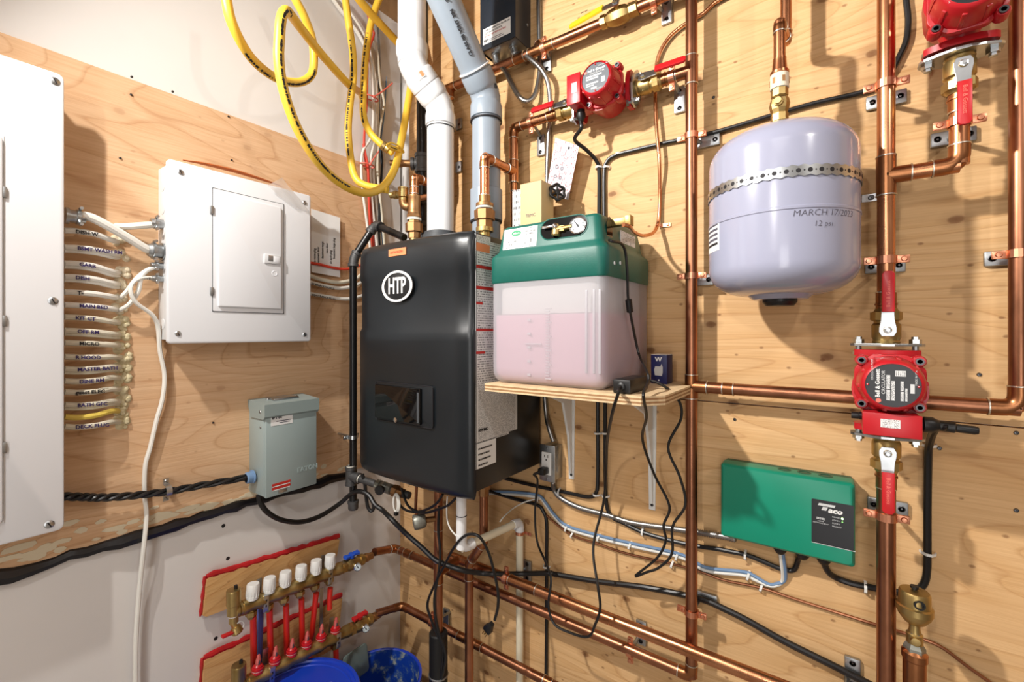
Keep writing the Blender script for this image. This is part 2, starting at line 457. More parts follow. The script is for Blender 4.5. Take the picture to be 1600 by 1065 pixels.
def rrect(w, h, r, n=4):       # rounded rectangle outline centred on 0
    out = []
    for cx, cy, a0 in ((w/2 - r, h/2 - r, 0), (-w/2 + r, h/2 - r, PI/2), (-w/2 + r, -h/2 + r, PI), (w/2 - r, -h/2 + r, 1.5*PI)):
        for i in range(n + 1):
            a = a0 + PI/2*i/n; out.append((cx + r*math.cos(a), cy + r*math.sin(a)))
    return out
def screw(parent, p, n, r=0.005, material=None, name='screw'):
    n = V(n).normalized()
    b = B().lathe(V(p), n, [(r, -0.002), (r, 0.0006), (r*0.75, 0.0022), (0, 0.0026)], 12)
    s = mk(name, b, material or M['zinc'], parent)
    u = (Z - n*Z.dot(n)); u = u.normalized() if u.length > 0.1 else X
    w = n.cross(u); d = (u + w*0.5).normalized()
    b = B().obox(V(p) + n*0.0025, d*r*0.7, n.cross(d)*r*0.14, n*0.0004)
    if WORLD.get(s.name) is not None and s.parent is not None and s.parent.parent is None:
        mk('slot', b, M['ink'], s)
    else: b.bm.free()
    return s

# ================================================================== THE ROOM
FLOOR = -0.05
wl = structure(mk('wall_left', B().box((-0.10, -2.9, FLOOR), (0.0, 0.0, 2.70)), M['drywall'], smooth=False))
wr = structure(mk('wall_right', B().box((-0.10, 0.016, FLOOR), (3.3, 0.11, 2.70)), M['drywall'], smooth=False))
structure(mk('wall_back', B().box((-0.10, -3.0, FLOOR), (3.4, -2.9, 2.95)), M['wall_dimmed'], smooth=False))
structure(mk('wall_far', B().box((3.3, -2.9, FLOOR), (3.4, 0.11, 2.95)), M['wall_dimmed'], smooth=False))
structure(mk('floor', B().box((-0.10, -3.0, FLOOR - 0.1), (3.4, 0.11, FLOOR)), M['floor'], smooth=False))
cb = B().box((0.62, -2.9, 2.72), (3.3, 0.016, 2.75)); cb.box((-0.1, -2.9, 2.72), (0.62, -0.62, 2.75))
ceil = structure(mk('ceiling', cb, M['subfloor'], smooth=False))
mk('subfloor', B().box((-0.1, -0.9, 2.95), (0.9, 0.11, 2.97)), M['subfloor'], ceil, smooth=False)
mk('joist', B().box((0.16, -0.9, 2.75), (0.20, 0.11, 2.95)), M['joist'], ceil, smooth=False)
mk('joist', B().box((0.56, -0.9, 2.75), (0.60, 0.11, 2.95)), M['joist'], ceil, smooth=False)
mk('blocking', B().box((0.205, -0.10, 2.72), (0.555, -0.02, 2.86)), M['joist'], ceil, smooth=False)
structure(mk('trim_1', B().box((-0.10, -0.9, 2.70), (0.02, 0.11, 2.95)), M['joist'], smooth=False))
structure(mk('trim_2', B().box((0.02, 0.016, 2.70), (0.9, 0.11, 2.95)), M['joist'], smooth=False))
# plywood sheets
mk('plywood_sheet', B().box((-0.0, 0.0, FLOOR + 0.02), (3.28, 0.016, 1.236)), M['fir'], wr, smooth=False)
mk('plywood_sheet', B().box((0.055, 0.0, 1.239), (3.28, 0.016, 2.69)), M['fir'], wr, smooth=False)
mk('plywood_sheet', B().box((0.0, -2.4, 0.903), (0.012, -0.16, 2.063)), M['birch'], wl, smooth=False)
# screws and nail holes in the sheets
for px, py in ((1590, 643), (1588, 676), (1588, 797), (1115, 152), (1148, 655), (1190, 420), (1530, 585), (1468, 700), (1100, 965), (845, 540)):
    screw(wr, R(px, py), -Y, 0.004, M['steel_dark'])
for px, py in ((206, 120), (205, 148), (188, 247), (270, 143), (357, 182), (333, 660), (362, 250)):
    screw(wl, L(px, py, 0.0125 if py > 150 else 0.0125), X, 0.003, M['steel_dark'], 'nail_head')
for px, py in ((349, 821), (356, 872), (337, 997)):
    mk('nail_hole', B().lathe(L(px, py, 0.0), X, [(0.0055, -0.003), (0.0055, 0.0005), (0, 0.0005)], 10), M['ink'], wl)
# black sealant under the left sheet, with smeared glue above it
rs = random.Random(3)
pts = [(0.008, -2.2 + i*0.03, 0.893 + rs.uniform(-0.005, 0.005)) for i in range(66)]
o = mk('sealant_bead', B().tube(pts, 0.016, 8, rf=lambda t: 0.7 + 0.55*abs(math.sin(t*97 + 3*math.sin(t*41))), flat=1.0), M['caulk'], loc=pts[0])
tag(o, 'black sealant bead smeared along the bottom edge of the left plywood sheet', 'sealant')
b = B()
for i in range(60):
    y = rs.uniform(-1.25, -0.25); z = 0.915 + abs(rs.gauss(0, 0.022))
    w, h = rs.uniform(0.01, 0.04), rs.uniform(0.004, 0.011)
    b.prism([(w*math.cos(a)*rs.uniform(.6, 1), h*math.sin(a)*rs.uniform(.6, 1)) for a in [k*PI/4 for k in range(8)]], (0.0121, y, z), Y, Z, X, rs.uniform(0.0006, 0.002))
o = mk('glue_smear', b, M['glue'], loc=(0.012, -0.8, 0.91)); o['kind'] = 'stuff'
tag(o, 'dried cream glue smears on plywood just above the black sealant', 'glue')

# ================================================================== BIG PANEL AT THE LEFT EDGE
def hinge(parent, p, n, v):
    n, v = V(n), V(v); u = v.cross(n)
    mk('hinge', B().obox(p, u*0.004, v*0.011, n*0.003, 0.001), M['galv'], parent)
yR = -1.022
zT, zB = L(104, 119, .09).z, 0.986
t = thing('breaker_panel', 'large white breaker panel cut off by the left edge of the picture', 'panel', (0.012, -1.25, zB))
mk('box', B().box((0.012, -1.40, zB + 0.015), (0.080, yR - 0.022, zT - 0.015)), M['panel_grey'], t, smooth=False)
b = B().prism(rrect(0.44, zT - zB, 0.012), (0.080, yR - 0.22, (zT + zB)/2), Y, Z, X, 0.012, 0.004)
mk('cover', b, M['panel'], t)
yd = L(5, 500, .094).y; zd0, zd1 = L(4, 818, .094).z, L(5, 212, .094).z
door = mk('door', B().prism(rrect(0.26, zd1 - zd0, 0.01), (0.0915, yd - 0.131, (zd0 + zd1)/2), Y, Z, X, 0.007, 0.003), M['panel'], t)
b = B().tube([(0.0922, yd + 0.001, zd0), (0.0922, yd + 0.001, zd1)], 0.0012, 6); mk('door_seam', b, M['panel_grey'], t)
for py in (300, 501, 699): hinge(t, L(6, py, .0935), X, Z)
for px, py in ((86, 127), (83, 470), (77, 819)): screw(t, L(px, py, .092), X, 0.0085, M['zinc'])

# ================================================================== SUB PANEL
y0, y1, z0, z1 = -0.833, -0.447, 1.389, 1.862
t = thing('breaker_panel', 'square white breaker panel with a small door, in the middle of the left wall', 'panel', (0.012, (y0 + y1)/2, z0))
mk('box', B().box((0.012, y0 + 0.003, z0 + 0.010), (0.076, y1 - 0.012, z1 - 0.012), 0.002), M['panel_grey'], t)
mk('cover', B().prism(rrect(y1 - y0, z1 - z0, 0.009), (0.076, (y0 + y1)/2, (z0 + z1)/2), Y, Z, X, 0.014, 0.004), M['panel'], t)
a, c = L(330, 485, .09), L(443, 315, .09)
dy0, dy1, dz0, dz1 = L(332, 400, .09).y, L(443, 400, .09).y, L(331, 486, .09).z, L(330, 293, .09).z
fr = mk('door_frame', B().prism(rrect(dy1 - dy0, dz1 - dz0, 0.004), (0.0895, (dy0 + dy1)/2, (dz0 + dz1)/2), Y, Z, X, 0.0022, 0.001), M['panel'], t)
b = B()
for q in ([(dy0, dz0), (dy0, dz1)], [(dy0, dz1), (dy1, dz1)], [(dy1, dz1), (dy1, dz0)], [(dy1, dz0), (dy0, dz0)]):
    b.tube([(0.0903, q[0][0], q[0][1]), (0.0903, q[1][0], q[1][1])], 0.0014, 6)
mk('door_gap', b, M['pipe_grey_dark'], fr)
dr = mk('door', B().prism(rrect(dy1 - dy0 - 0.022, dz1 - dz0 - 0.026, 0.004), (0.091, (dy0 + dy1)/2 + 0.001, (dz0 + dz1)/2), Y, Z, X, 0.0075, 0.003), M['panel'], t)
p = L(425, 405, .0985)
la = mk('latch', B().obox(p, Y*0.024, Z*0.0135, X*0.004, 0.0015), M['panel_grey'], t)
mk('latch_slider', B().obox(p + X*0.004 - Y*0.006 + Z*0.002, Y*0.007, Z*0.008, X*0.0012, 0.0008), M['galv'], la)
mk('latch_grip', B().obox(p + X*0.004 + Y*0.012, Y*0.009, Z*0.009, X*0.001, 0.0006), M['panel'], la)
mk('lock_plug', B().lathe(L(429, 427, .098), X, [(0.0088, 0), (0.0088, 0.001), (0.0072, 0.0016), (0.0066, 0.0008), (0, 0.0008)], 20), M['panel'], t)
hinge(t, L(331, 328, .092), X, Z); hinge(t, L(331, 455, .092), X, Z)
for py, pz in ((y0 + 0.028, z1 - 0.028), (y1 - 0.022, z1 - 0.028), (y0 + 0.022, z0 + 0.026), (y1 - 0.022, z0 + 0.022)):
    screw(t, (0.090, py, pz), X, 0.0072, M['zinc'])
for z in (1.80, 1.74, 1.68, 1.44):
    mk('knockout', B().lathe((0.045, y0 + 0.0032, z), -Y, [(0.014, 0), (0.014, 0.001), (0.011, 0.0012), (0, 0.0012)], 18), M['panel_grey'], t)
# orange strip lying on the panel and clear tape over its edge
pts = [L(286, 250, .062), L(320, 256, .06), L(370, 268, .058), L(418, 283, .058), L(440, 291, .058)]
b = B().tube(smooth_path(pts, 5), 0.008, 8, rf=lambda q: 0.25 + 0.8*math.sin(PI*min(1, q*1.05 + 0.02)), flat=0.55)
tag(mk('orange_strip', b, M['orange_strip'], loc=pts[0]), 'thin brown orange strip lying along the top edge of the square white panel', 'strip')
rt = random.Random(5)
def sheet(corners, nu, nv, amp, n, seedv):
    r2 = random.Random(seedv); a, b_, c, d = [V(q) for q in corners]; bb = B(); G = []
    for i in range(nu + 1):
        row = []
        for j in range(nv + 1):
            u, v = i/nu, j/nv
            q = a*(1 - u)*(1 - v) + b_*u*(1 - v) + c*u*v + d*(1 - u)*v
            row.append(bb.bm.verts.new(q + V(n)*amp*(math.sin(u*9 + v*4 + seedv) + 0.7*math.sin(v*13 - u*5) + r2.uniform(-.4, .4))))
        G.append(row)
    for i in range(nu):
        for j in range(nv): bb.bm.faces.new([G[i][j], G[i + 1][j], G[i + 1][j + 1], G[i][j + 1]])
    return bb
b = sheet([L(417, 290, .10), L(441, 277, .10), L(482, 330, .0945), L(462, 326, .0945)], 8, 5, 0.002, X, 2)
tag(mk('clear_tape', b, M['clear_tape'], loc=L(440, 295, .1)), 'crumpled clear tape over the top edge of the square white panel', 'tape')

# paper note behind the sub panel
pn = [L(486, 326, .016), L(531, 339, .022), L(531, 433, .022), L(486, 424, .016)]
b = B(); b.prism([(0, 0), (1, 0), (1, 1), (0, 1)], pn[3], (pn[2] - pn[3]), (pn[0] - pn[3]), X, 0.0012)
t = mk('paper_note', b, M['label'], loc=pn[3], smooth=False)
tag(t, 'white sheet with handwritten lines tucked behind the square panel', 'paper')
for i, (px, w) in enumerate(((492, 'furnace room plug'), (497.5, 'basement door'), (504, 'basement range'), (511, 'new door'), (517, 'air exch plug'), (522, 'basement large plug'))):
    text(w, 0.0115, L(px, 419 - (i*13) % 40*0.6, .0185 + (px - 486)/45*.0062), Z, -Y, M['ink'], t, sx=0.8)
b = B().prism([(0, 0), (1, 0), (1, 1), (0, 1)], L(487, 425, .024), L(531, 433, .024) - L(487, 425, .024), Z*0.030, X, 0.001)
tag(mk('paper_slip', b, M['label'], loc=L(487, 425, .024), smooth=False), 'smaller white slip in front of the lower half of the handwritten sheet', 'paper')

# ================================================================== CABLES BETWEEN THE PANELS
rows = [(360, 375, 'DISH W', 188), (386, 396, 'BSMT WASH RM', 190), (411, 424, 'GARB', 191), (432, 442, 'DISH', 191), (456, 463, 'T-', 187), (476, 482, 'MAIN BED', 187),
        (495, 502, 'KIT CT', 192), (516, 521, 'OFF RM', 193), (535, 538, 'MICRO', 192), (557, 557, 'R.HOOD', 194), (576, 572, 'MASTER BATH', 194),
        (595, 589, 'DINE RM', 193), (612, 607, 'guest ELEC', 194), (632, 626, 'BATH GFC', 193), (651, 641, '', 190), (666, 658, 'DECK PLUG', 193)]
for i, (ya, yb, w, xe) in enumerate(rows):
    col = M['yellow_cable'] if not w else (M['white_cable'] if i < 6 else M['cream_cable'])
    lab = ('yellow cable without writing, one from the bottom of the cables right of the large panel' if not w else
           'white cable marked %s in marker between the large panel and the plywood' % w)
    P = [L(101, ya, .055), L(122, ya + 1, .052), L(150, (ya*2 + yb)/3 + 1, .048), L(176, yb + 0.5, .036), L(xe, yb + 2, .002)]
    o = cable('circuit_cable', lab, 'cable', P, 0.0052, col, 'circuit cables beside the large panel', 8, 6, 1.25)
    P2 = [q - Z*0.008 - X*0.004 for q in P]
    if w and i in (1, 2, 3, 7, 10, 13): mk('second_strand', B().tube(smooth_path(P2, 5), 0.0045, 8), col, o)
    if w:
        q0 = L(118 + (i % 3)*3, ya + 1.5, .0596)
        text(w, 0.0115, q0, (L(152, (ya*2 + yb)/3 + 1.5, .055) - q0), Z, M['purple_ink'] if i % 4 else M['ink'], o, bold=0.0003)
    e = L(xe - 1, yb + 2, .014)
    b = B()
    for k in range(7):
        rr = random.Random(i*11 + k)
        q = e + Y*rr.uniform(-.012, .012) + Z*rr.uniform(-.008, .009)
        b.lathe(q - X*0.003, X, [(0.0105*rr.uniform(.5, 1.1), 0), (0.0085*rr.uniform(.5, 1), 0.005), (0.004, 0.009), (0, 0.010)], 9)
    mk('foam_plug', b, M['foam'] if i > 5 else M['glue'], o)
# blobs of old foam between the lower cables
b = B()
for k in range(46):
    rr = random.Random(100 + k); px = rr.gauss(191, 5); py = rr.uniform(495, 668)
    q = L(px, py, .012); b.lathe(q, X, [(rr.uniform(.004, .011), 0), (rr.uniform(.003, .007), .003), (0, .005)], 8)
o = mk('spray_foam', b, M['foam'], loc=L(191, 580, .012)); o['kind'] = 'stuff'
tag(o, 'cream spray foam filling the plywood slot where the cables enter', 'foam')

def connector(parent, p, d, r, material=None):
    d = V(d).normalized()
    mk('connector', B().lathe(V(p) - d*0.006, d, [(0, 0), (r*1.35, 0), (r*1.35, 0.006), (r*1.05, 0.006), (r*1.05, 0.018), (r*1.25, 0.019), (r*1.25, 0.026), (r*1.05, 0.027), (r*0.9, 0.034), (0, 0.034)], 14), material or M['zinc'], parent)
    w = V((0, 0, 1)) if abs(d.z) < .8 else X
    b = B()
    for s in (-1, 1): b.cyl(V(p) + d*0.018 + w*s*r*1.3 + X*r*0.6, V(p) + d*0.018 + w*s*r*1.3 + X*r*1.7, 0.0035, None, 8)
    mk('clamp_screw', b, M['zinc'], parent)
P = lpts([(108, 337, .052), (125, 337, .055), (143, 340, .055), (169, 353, .055), (203, 373, .052), (230, 389, .048), (250, 393, .046)])
o = cable('feeder_cable', 'thick white cable sloping from the large panel to the square panel', 'cable', P, 0.0105, M['white_cable'], None, 10)
connector(o, L(107, 337, .052), Y, 0.014); connector(o, L(252, 393, .046), -Y, 0.017, M['galv'])
P = lpts([(180, 353, .002), (188, 354, .022), (210, 353, .04), (232, 351.5, .046), (256, 350.5, .046)])
o = cable('feeder_cable', 'short thick white cable from a plywood hole to the upper side of the square panel', 'cable', P, 0.0085, M['white_cable'], None, 10)
connector(o, L(256, 351, .046), -Y, 0.012)
P = lpts([(183, 486, .0), (190, 483, .03), (203, 474, .045), (216, 455, .05), (221, 433, .05), (233, 421, .048), (256, 416, .046)])
o = cable('looped_cable', 'white cable rising from the sixth marked cable to the square panel', 'cable', P, 0.005, M['white_cable'])
connector(o, L(256, 416, .046), -Y, 0.008)
P = lpts([(183, 466, .0), (190, 463, .025), (199, 454, .032), (209, 440, .036), (222, 427, .038), (236, 419, .040), (256, 413, .040)])
cable('looped_cable', 'white cable rising from the fifth marked cable to the square panel', 'cable', P, 0.005, M['white_cable'])
P = lpts([(258, 436, .046), (236, 434, .046), (222, 434, .05), (208, 441, .055), (204, 454, .058), (213, 473, .055), (238, 492, .05), (247, 512, .04), (250, 548, .03), (257, 585, .026), (254, 622, .026),
          (245, 655, .024), (235, 698, .022), (227, 728, .02), (226, 772, .019), (229, 806, .026), (224, 860, .03), (217, 930, .02), (212, 1010, .02), (212, 1120, .02)])
o = cable('hanging_cable', 'long white cord hanging down the left wall in front of the plywood', 'cord', P, 0.0058, M['white_cable'], None, 8, 6, 0.8)
connector(o, L(257, 436, .046), -Y, 0.008)
text('LITE', 0.010, L(222, 434.5, .0525), Y, Z, M['ink'], o)

# cables leaving the sub panel to the right
for i, (pts, r, m, lab) in enumerate((
    ([(482, 410, .03), (500, 413, .03), (520, 418, .03), (545, 420, .03), (575, 412, .02), (640, 405, .01)], 0.0042, 'red_cable', 'red cable running from the square panel behind the black pipe'),
    ([(482, 430, .03), (505, 437, .032), (530, 441, .032), (555, 436, .03), (575, 425, .02), (640, 418, .01)], 0.0058, 'cream_cable', 'topmost white cable right of the square panel, just under the paper'),
    ([(482, 440, .03), (505, 446, .03), (532, 450, .03), (555, 446, .03), (580, 434, .02), (640, 424, .01)], 0.0058, 'white_cable', 'middle white cable with writing right of the square panel'),
    ([(482, 458, .03), (510, 463, .03), (540, 467, .03), (560, 464, .03), (580, 458, .02), (640, 450, .01)], 0.0055, 'white_cable', 'lowest white cable with writing right of the square panel'))):
    o = cable('branch_cable', lab, 'cable', lpts(pts), r, M[m], 'cables right of the square panel', 8, 6, 1.15)
    if i == 2: text('FURNACE WORLD', 0.010, L(488, 443.5, .0385), Y - Z*0.14, Z, M['ink'], o)
    if i == 3: text('BSMT RANGE PLUG', 0.010, L(488, 460.5, .0385), Y - Z*0.12, Z, M['ink'], o)

# ================================================================== GREY DISCONNECT BOX
ey0, ey1, ez0, ez1, eo = -0.602, -0.438, 0.932, 1.211, 0.11
t = thing('disconnect_box', 'grey steel disconnect box with a hinged cover on the left wall', 'electrical box', (0.012, -0.52, ez0))
mk('box', B().box((0.012, ey0, ez0), (eo - 0.008, ey1, ez1 - 0.01), 0.002), M['eaton'], t)
cv = mk('cover', B().box((eo - 0.012, ey0 + 0.002, ez0 - 0.004), (eo, ey1 - 0.001, ez1 - 0.035), 0.003), M['eaton'], t)
b = B().prism([(0.012, ez1 - 0.012), (0.012, ez1 + 0.002), (eo + 0.006, ez1 - 0.006), (eo + 0.006, ez1 - 0.042), (eo - 0.002, ez1 - 0.050), (0.03, ez1 - 0.05)], (0, ey0 - 0.004, 0), X, Z, Y, ey1 - ey0 + 0.008)
mk('hood', b, M['eaton_dark'], t, smooth=False)
mk('top_hub', B().obox((0.05, -0.52, ez1 - 0.001), X*0.028, Y*0.04, Z*0.005, 0.003), M['zinc'], t)
for yy in (-0.565, -0.475): screw(t, (0.05, yy, ez1 + 0.001), Z, 0.005)
lb = mk('label', B().prism([(0, 0), (0.066, 0), (0.066, 0.03), (0, 0.03)], (eo, ey0 + 0.017, ez1 - 0.072), Y, Z, X, 0.0006), M['label'], t, smooth=False)
mk('label_print', B().obox((eo + .0008, ey0 + .055, ez1 - .060), Y*.022, Z*.0012, X*.0002).obox((eo + .0008, ey0 + .058, ez1 - .065), Y*.016, Z*.001, X*.0002), M['grey_ink'], lb, smooth=False)
text('E·T·N', 0.010, (eo + 0.0008, ey0 + 0.020, ez1 - 0.049), Y, Z, M['ink'], lb, bold=0.0006, sx=1.2)
text('EATON', 0.020, (eo + 0.0003, ey0 + 0.098, ez0 + 0.055), Y, Z, M['eaton'], t, ext=0.0012, bold=0.0006, sx=1.0)
for k in range(2):
    mk('red_marking', B().obox((eo + 0.0003, ey0 + 0.048, ez0 + 0.030 - k*0.011), Y*0.028, Z*0.0035, X*0.0004), M['red_ink'], t, smooth=False)
    mk('printed_line', B().obox((eo + 0.0003, ey0 + 0.048, ez0 + 0.0245 - k*0.011), Y*0.026, Z*0.001, X*0.0004), M['label'], t, smooth=False)
mk('hasp', B().obox((eo + 0.001, ey0 + 0.05, ez0 + 0.007), Y*0.012, Z*0.005, X*0.003, 0.001), M['zinc'], t)
screw(t, (eo - 0.02, ey0 - 0.0035, ez1 - 0.028), -Y, 0.005); screw(t, (eo - 0.025, ey0 + 0.0, ez1 - 0.075), -Y, 0.004)
screw(t, (eo - 0.02, ey1 + 0.0045, ez1 - 0.028), Y, 0.005)
# black twisted feeder to the box
path = smooth_path(lpts([(92, 775, .045), (130, 776, .04), (158, 777, .038), (206, 774, .038), (258, 768, .038), (320, 757, .042), (394, 744, .05)]), 12)
o = None
t2 = thing('twisted_feeder', 'black twisted feeder cable from the large panel to the grey box', 'cable', path[0])
for s in (0, 1, 2):
    P = []
    for i, q in enumerate(path):
        a = i*0.42 + s*2*PI/3
        P.append(q + X*0.0052*math.cos(a) + Z*0.0052*math.sin(a))
    mk('strand', B().tube(P, 0.0052, 8), M['rubber'], t2)
q = L(396, 744, .05)
mk('blue_bushing', B().lathe(q - Y*0.022, Y, [(0.013, 0), (0.017, 0.003), (0.017, 0.016), (0.02, 0.017), (0.02, 0.021), (0, 0.021)], 16), M['blue_cable'], t2)
def cable_strap(label, p, axis, up, n, r, cat='strap', material=None, group=None):
    p, axis, up, n = V(p), V(axis).normalized(), V(up).normalized(), V(n).normalized()
    t = thing('cable_strap', label, cat, p, group)
    m = material or M['zinc']
    pts = [p + up*(r*1.1*math.cos(a)) + n*(r*1.1*math.sin(a)) for a in [PI*k/10 for k in range(11)]]
    pts = [p + up*(r + 0.016) - n*(r*0.9)] + [p + up*r*1.1 - n*r*0.8] + pts + [p - up*r*1.1 - n*r*0.8, p - up*(r + 0.016) - n*(r*0.9)]
    b = B()
    for A, C in zip(pts, pts[1:]):
        d = (C - A); 
        if d.length < 1e-5: continue
        b.obox((A + C)/2, d/2*1.1, axis*0.0065, d.normalized().cross(axis)*0.0008)
    mk('band', b, m, t)
    screw(t, p + up*(r + 0.009) - n*(r*0.9 - 0.001), n, 0.005); screw(t, p - up*(r + 0.009) - n*(r*0.9 - 0.001), n, 0.005)
    return t
cable_strap('metal strap over the black twisted feeder on the left wall', L(262, 766, .036), Y, Z, X, 0.013)

# black cord from under the grey box, across to the right
P = lpts([(404, 772, .055), (407, 785, .06), (418, 800, .06), (440, 812, .055), (470, 815, .05), (500, 806, .05), (530, 787, .06), (545, 774, .09)])
P += [L(556, 768, .13), L(566, 768, .16), L(577, 774, .19), L(586, 788, .22), L(598, 797, .25)]
P += rpts([(613, 812, .30), (635, 834, .27), (658, 854, .25), (680, 874, .235), (700, 883, .22), (725, 891, .195), (752, 895, .145), (775, 896, .125), (813, 896, .06), (857, 895, .04), (869, 897, .03), (934, 908, .025), (1000, 916, .025),
           (1050, 925, .02), (1100, 937, .02), (1132, 951, .02), (1168, 969, .02), (1223, 1000, .02), (1277, 1027, .02), (1313, 1045, .02), (1400, 1090, .02)])
cable('thick_cable', 'long thick black cord from under the grey box past the copper pipes to lower right', 'cord', P, 0.0078, M['rubber'], None, 10)
P = lpts([(566, 740, .155), (570, 755, .165), (572, 775, .17), (575, 792, .18), (580, 798, .19), (584, 792, .195), (581, 780, .185), (575, 770, .178)])
cable('cord_loop', 'knotted black cord loop hanging under the gas pipe tee', 'cord', P, 0.006, M['rubber'])

# ================================================================== BLACK GAS PIPE ON THE LEFT WALL
rg = 0.0128
g0 = L(632, 371, .30); g1 = L(586, 351, .15); g2 = L(552, 404, .10); gx, gy = .10, g2.y
zt, zbm = g2.z, L(548, 792, .10).z
t = thing('gas_pipe', 'black steel gas pipe left of the black boiler', 'pipe', (gx, gy, zbm))
b3 = V((gx, gy, zbm))
tee = L(548, 743, .10)
mk('pipe', B().cyl(g2, V((gx, gy, tee.z)), rg, None, 18), M['black_pipe'], t)
mk('pipe', B().cyl(V((gx, gy, tee.z)), b3 + Z*0.004, rg, None, 18), M['black_pipe'], t)
def fitting_bend(parent, p, d0, d1, r, material, reach, name='elbow', fat=1.28, bands=True):
    # bend at p: comes in along d0, leaves along d1
    p, d0, d1 = V(p), V(d0).normalized(), V(d1).normalized()
    A, C = p - d0*reach, p + d1*reach
    P = [A]
    for k in range(1, 9):
        q = k/9; P.append(A*(1 - q)**2 + p*2*q*(1 - q) + C*q*q)
    P.append(C)
    o = mk(name, B().tube(P, r*fat, 18), material, parent)
    if bands:
        b = B()
        b.lathe(A - d0*0.003, d0, [(r, 0), (r*fat*1.12, 0), (r*fat*1.12, 0.009), (r*fat*0.98, 0.011)], 18)
        b.lathe(C + d1*0.003, -d1, [(r, 0), (r*fat*1.12, 0), (r*fat*1.12, 0.009), (r*fat*0.98, 0.011)], 18)
        mk('band', b, material, o)
    return o
mk('pipe', B().cyl(g1, g2, rg, None, 18), M['black_pipe'], t)
mk('pipe', B().cyl(g0, g1, rg, None, 18), M['black_pipe'], t)
fitting_bend(t, g1, g1 - g0, g2 - g1, rg, M['iron'], 0.03)
fitting_bend(t, g2, g2 - g1, -Z, rg, M['iron'], 0.024)
tr = L(640, 774, .34); 
e = mk('tee', B().cyl(tee - Z*0.028, tee + Z*0.028, rg*1.3, None, 18).cyl(tee, tee + (tr - tee).normalized()*0.034, rg*1.3, None, 18), M['iron'], t)
b = B()
for s in (-1, 1): b.lathe(tee + Z*s*0.032, -Z*s, [(rg, 0), (rg*1.5, 0), (rg*1.5, .010), (rg*1.2, .012)], 18)
dd = (tr - tee).normalized(); b.lathe(tee + dd*0.038, -dd, [(rg, 0), (rg*1.5, 0), (rg*1.5, .010), (rg*1.2, .012)], 18)
mk('band', b, M['iron'], e)
mk('thread_tape', B().lathe(tee + dd*0.038, dd, [(rg*1.08, 0), (rg*1.08, 0.004)], 16).lathe(tee + Z*0.032, Z, [(rg*1.1, 0), (rg*1.1, .004)], 16), M['teflon'], t)
mk('pipe', B().cyl(tee, tr, rg*0.95, None, 16), M['iron'], t)
q = tee + dd*0.115
mk('gas_valve', B().lathe(q, dd, [(rg, 0), (rg*1.45, 0), (rg*1.45, .014), (rg*1.2, .016), (rg*1.5, .03), (rg*1.2, .044), (rg*1.4, .046), (rg*1.4, .06), (rg, .062)], 8), M['gauge_grey'], t, smooth=False)
mk('valve_knob', B().lathe(q + dd*0.03 - X*0.0, V((0.4, -1, 0)), [(0.009, 0.012), (0.009, 0.024), (0.016, 0.026), (0.016, 0.034), (0, 0.034)], 12), M['black'], t)
mk('union', B().lathe(q + dd*0.07, dd, [(rg, 0), (rg*1.6, 0), (rg*1.6, .016), (rg*1.2, .02), (rg*1.2, .04), (rg, .04)], 8), M['bronze'], t, smooth=False)
mk('end_cap', B().lathe(b3 - Z*0.012, Z, [(0, 0), (rg*1.2, 0.001), (rg*1.35, .006), (rg*1.35, .022), (rg*1.5, .023), (rg*1.5, .032), (rg, .033)], 18), M['iron'], t)
st = V((gx, gy, L(548, 683, .1).z))
cable_strap('silver clamp holding the black gas pipe at mid height', st, Z, (st - V((0, st.y, st.z))).cross(Z).normalized()*-1, X, rg*1.1)
mk('standoff_rod', B().cyl((0.012, gy, st.z), (gx - rg, gy, st.z), 0.004, None, 8), M['zinc'], t)

# ================================================================== FLOOR HEATING MANIFOLDS, LEFT WALL
def frame_pts(tl, tr, bl_h, o):
    return L(*tl, o), L(*tr, o)
def board(label, tl, tr, h):
    o = 0.022
    a, c = L(*tl, o), L(*tr, o); u = (c - a); ul = u.length; u = u.normalized(); v = (Z - u*u.z).normalized()
    t = thing('backing_board', label, 'board', a)
    b = B().prism([(0, -0.004), (0.004, 0), (ul - 0.02, 0), (ul, -0.006), (ul - 0.004, -h*0.5), (ul - 0.03, -h), (0.01, -h), (0, -h + 0.006)], a - X*0.021, u, v, X, 0.021)
    mk('plank', b, M['pine'], t, smooth=False)
    rr = random.Random(int(tl[1])); P = [a + u*(ul*k/24) + v*(0.004 + rr.uniform(-.002, .0025)) - X*0.006 for k in range(25)]
    mk('red_tape', B().tube(P, 0.0075, 8, rf=lambda q: 0.75 + 0.35*abs(math.sin(q*31)), flat=1.3), M['red_tape'], t)
    P = [a - u*0.004 + v*0.004 - v*(h*k/8) - X*0.008 for k in range(9)]
    mk('red_tape', B().tube(P, 0.005, 8, rf=lambda q: 0.8 + 0.3*math.sin(q*17)), M['red_tape'], t)
    return t
board('upper pine board with red tape edges behind the white capped manifold', (324, 903), (531, 840), 0.108)
board('lower pine board with red tape edges behind the red flow meters', (320, 1031), (535, 932), 0.17)

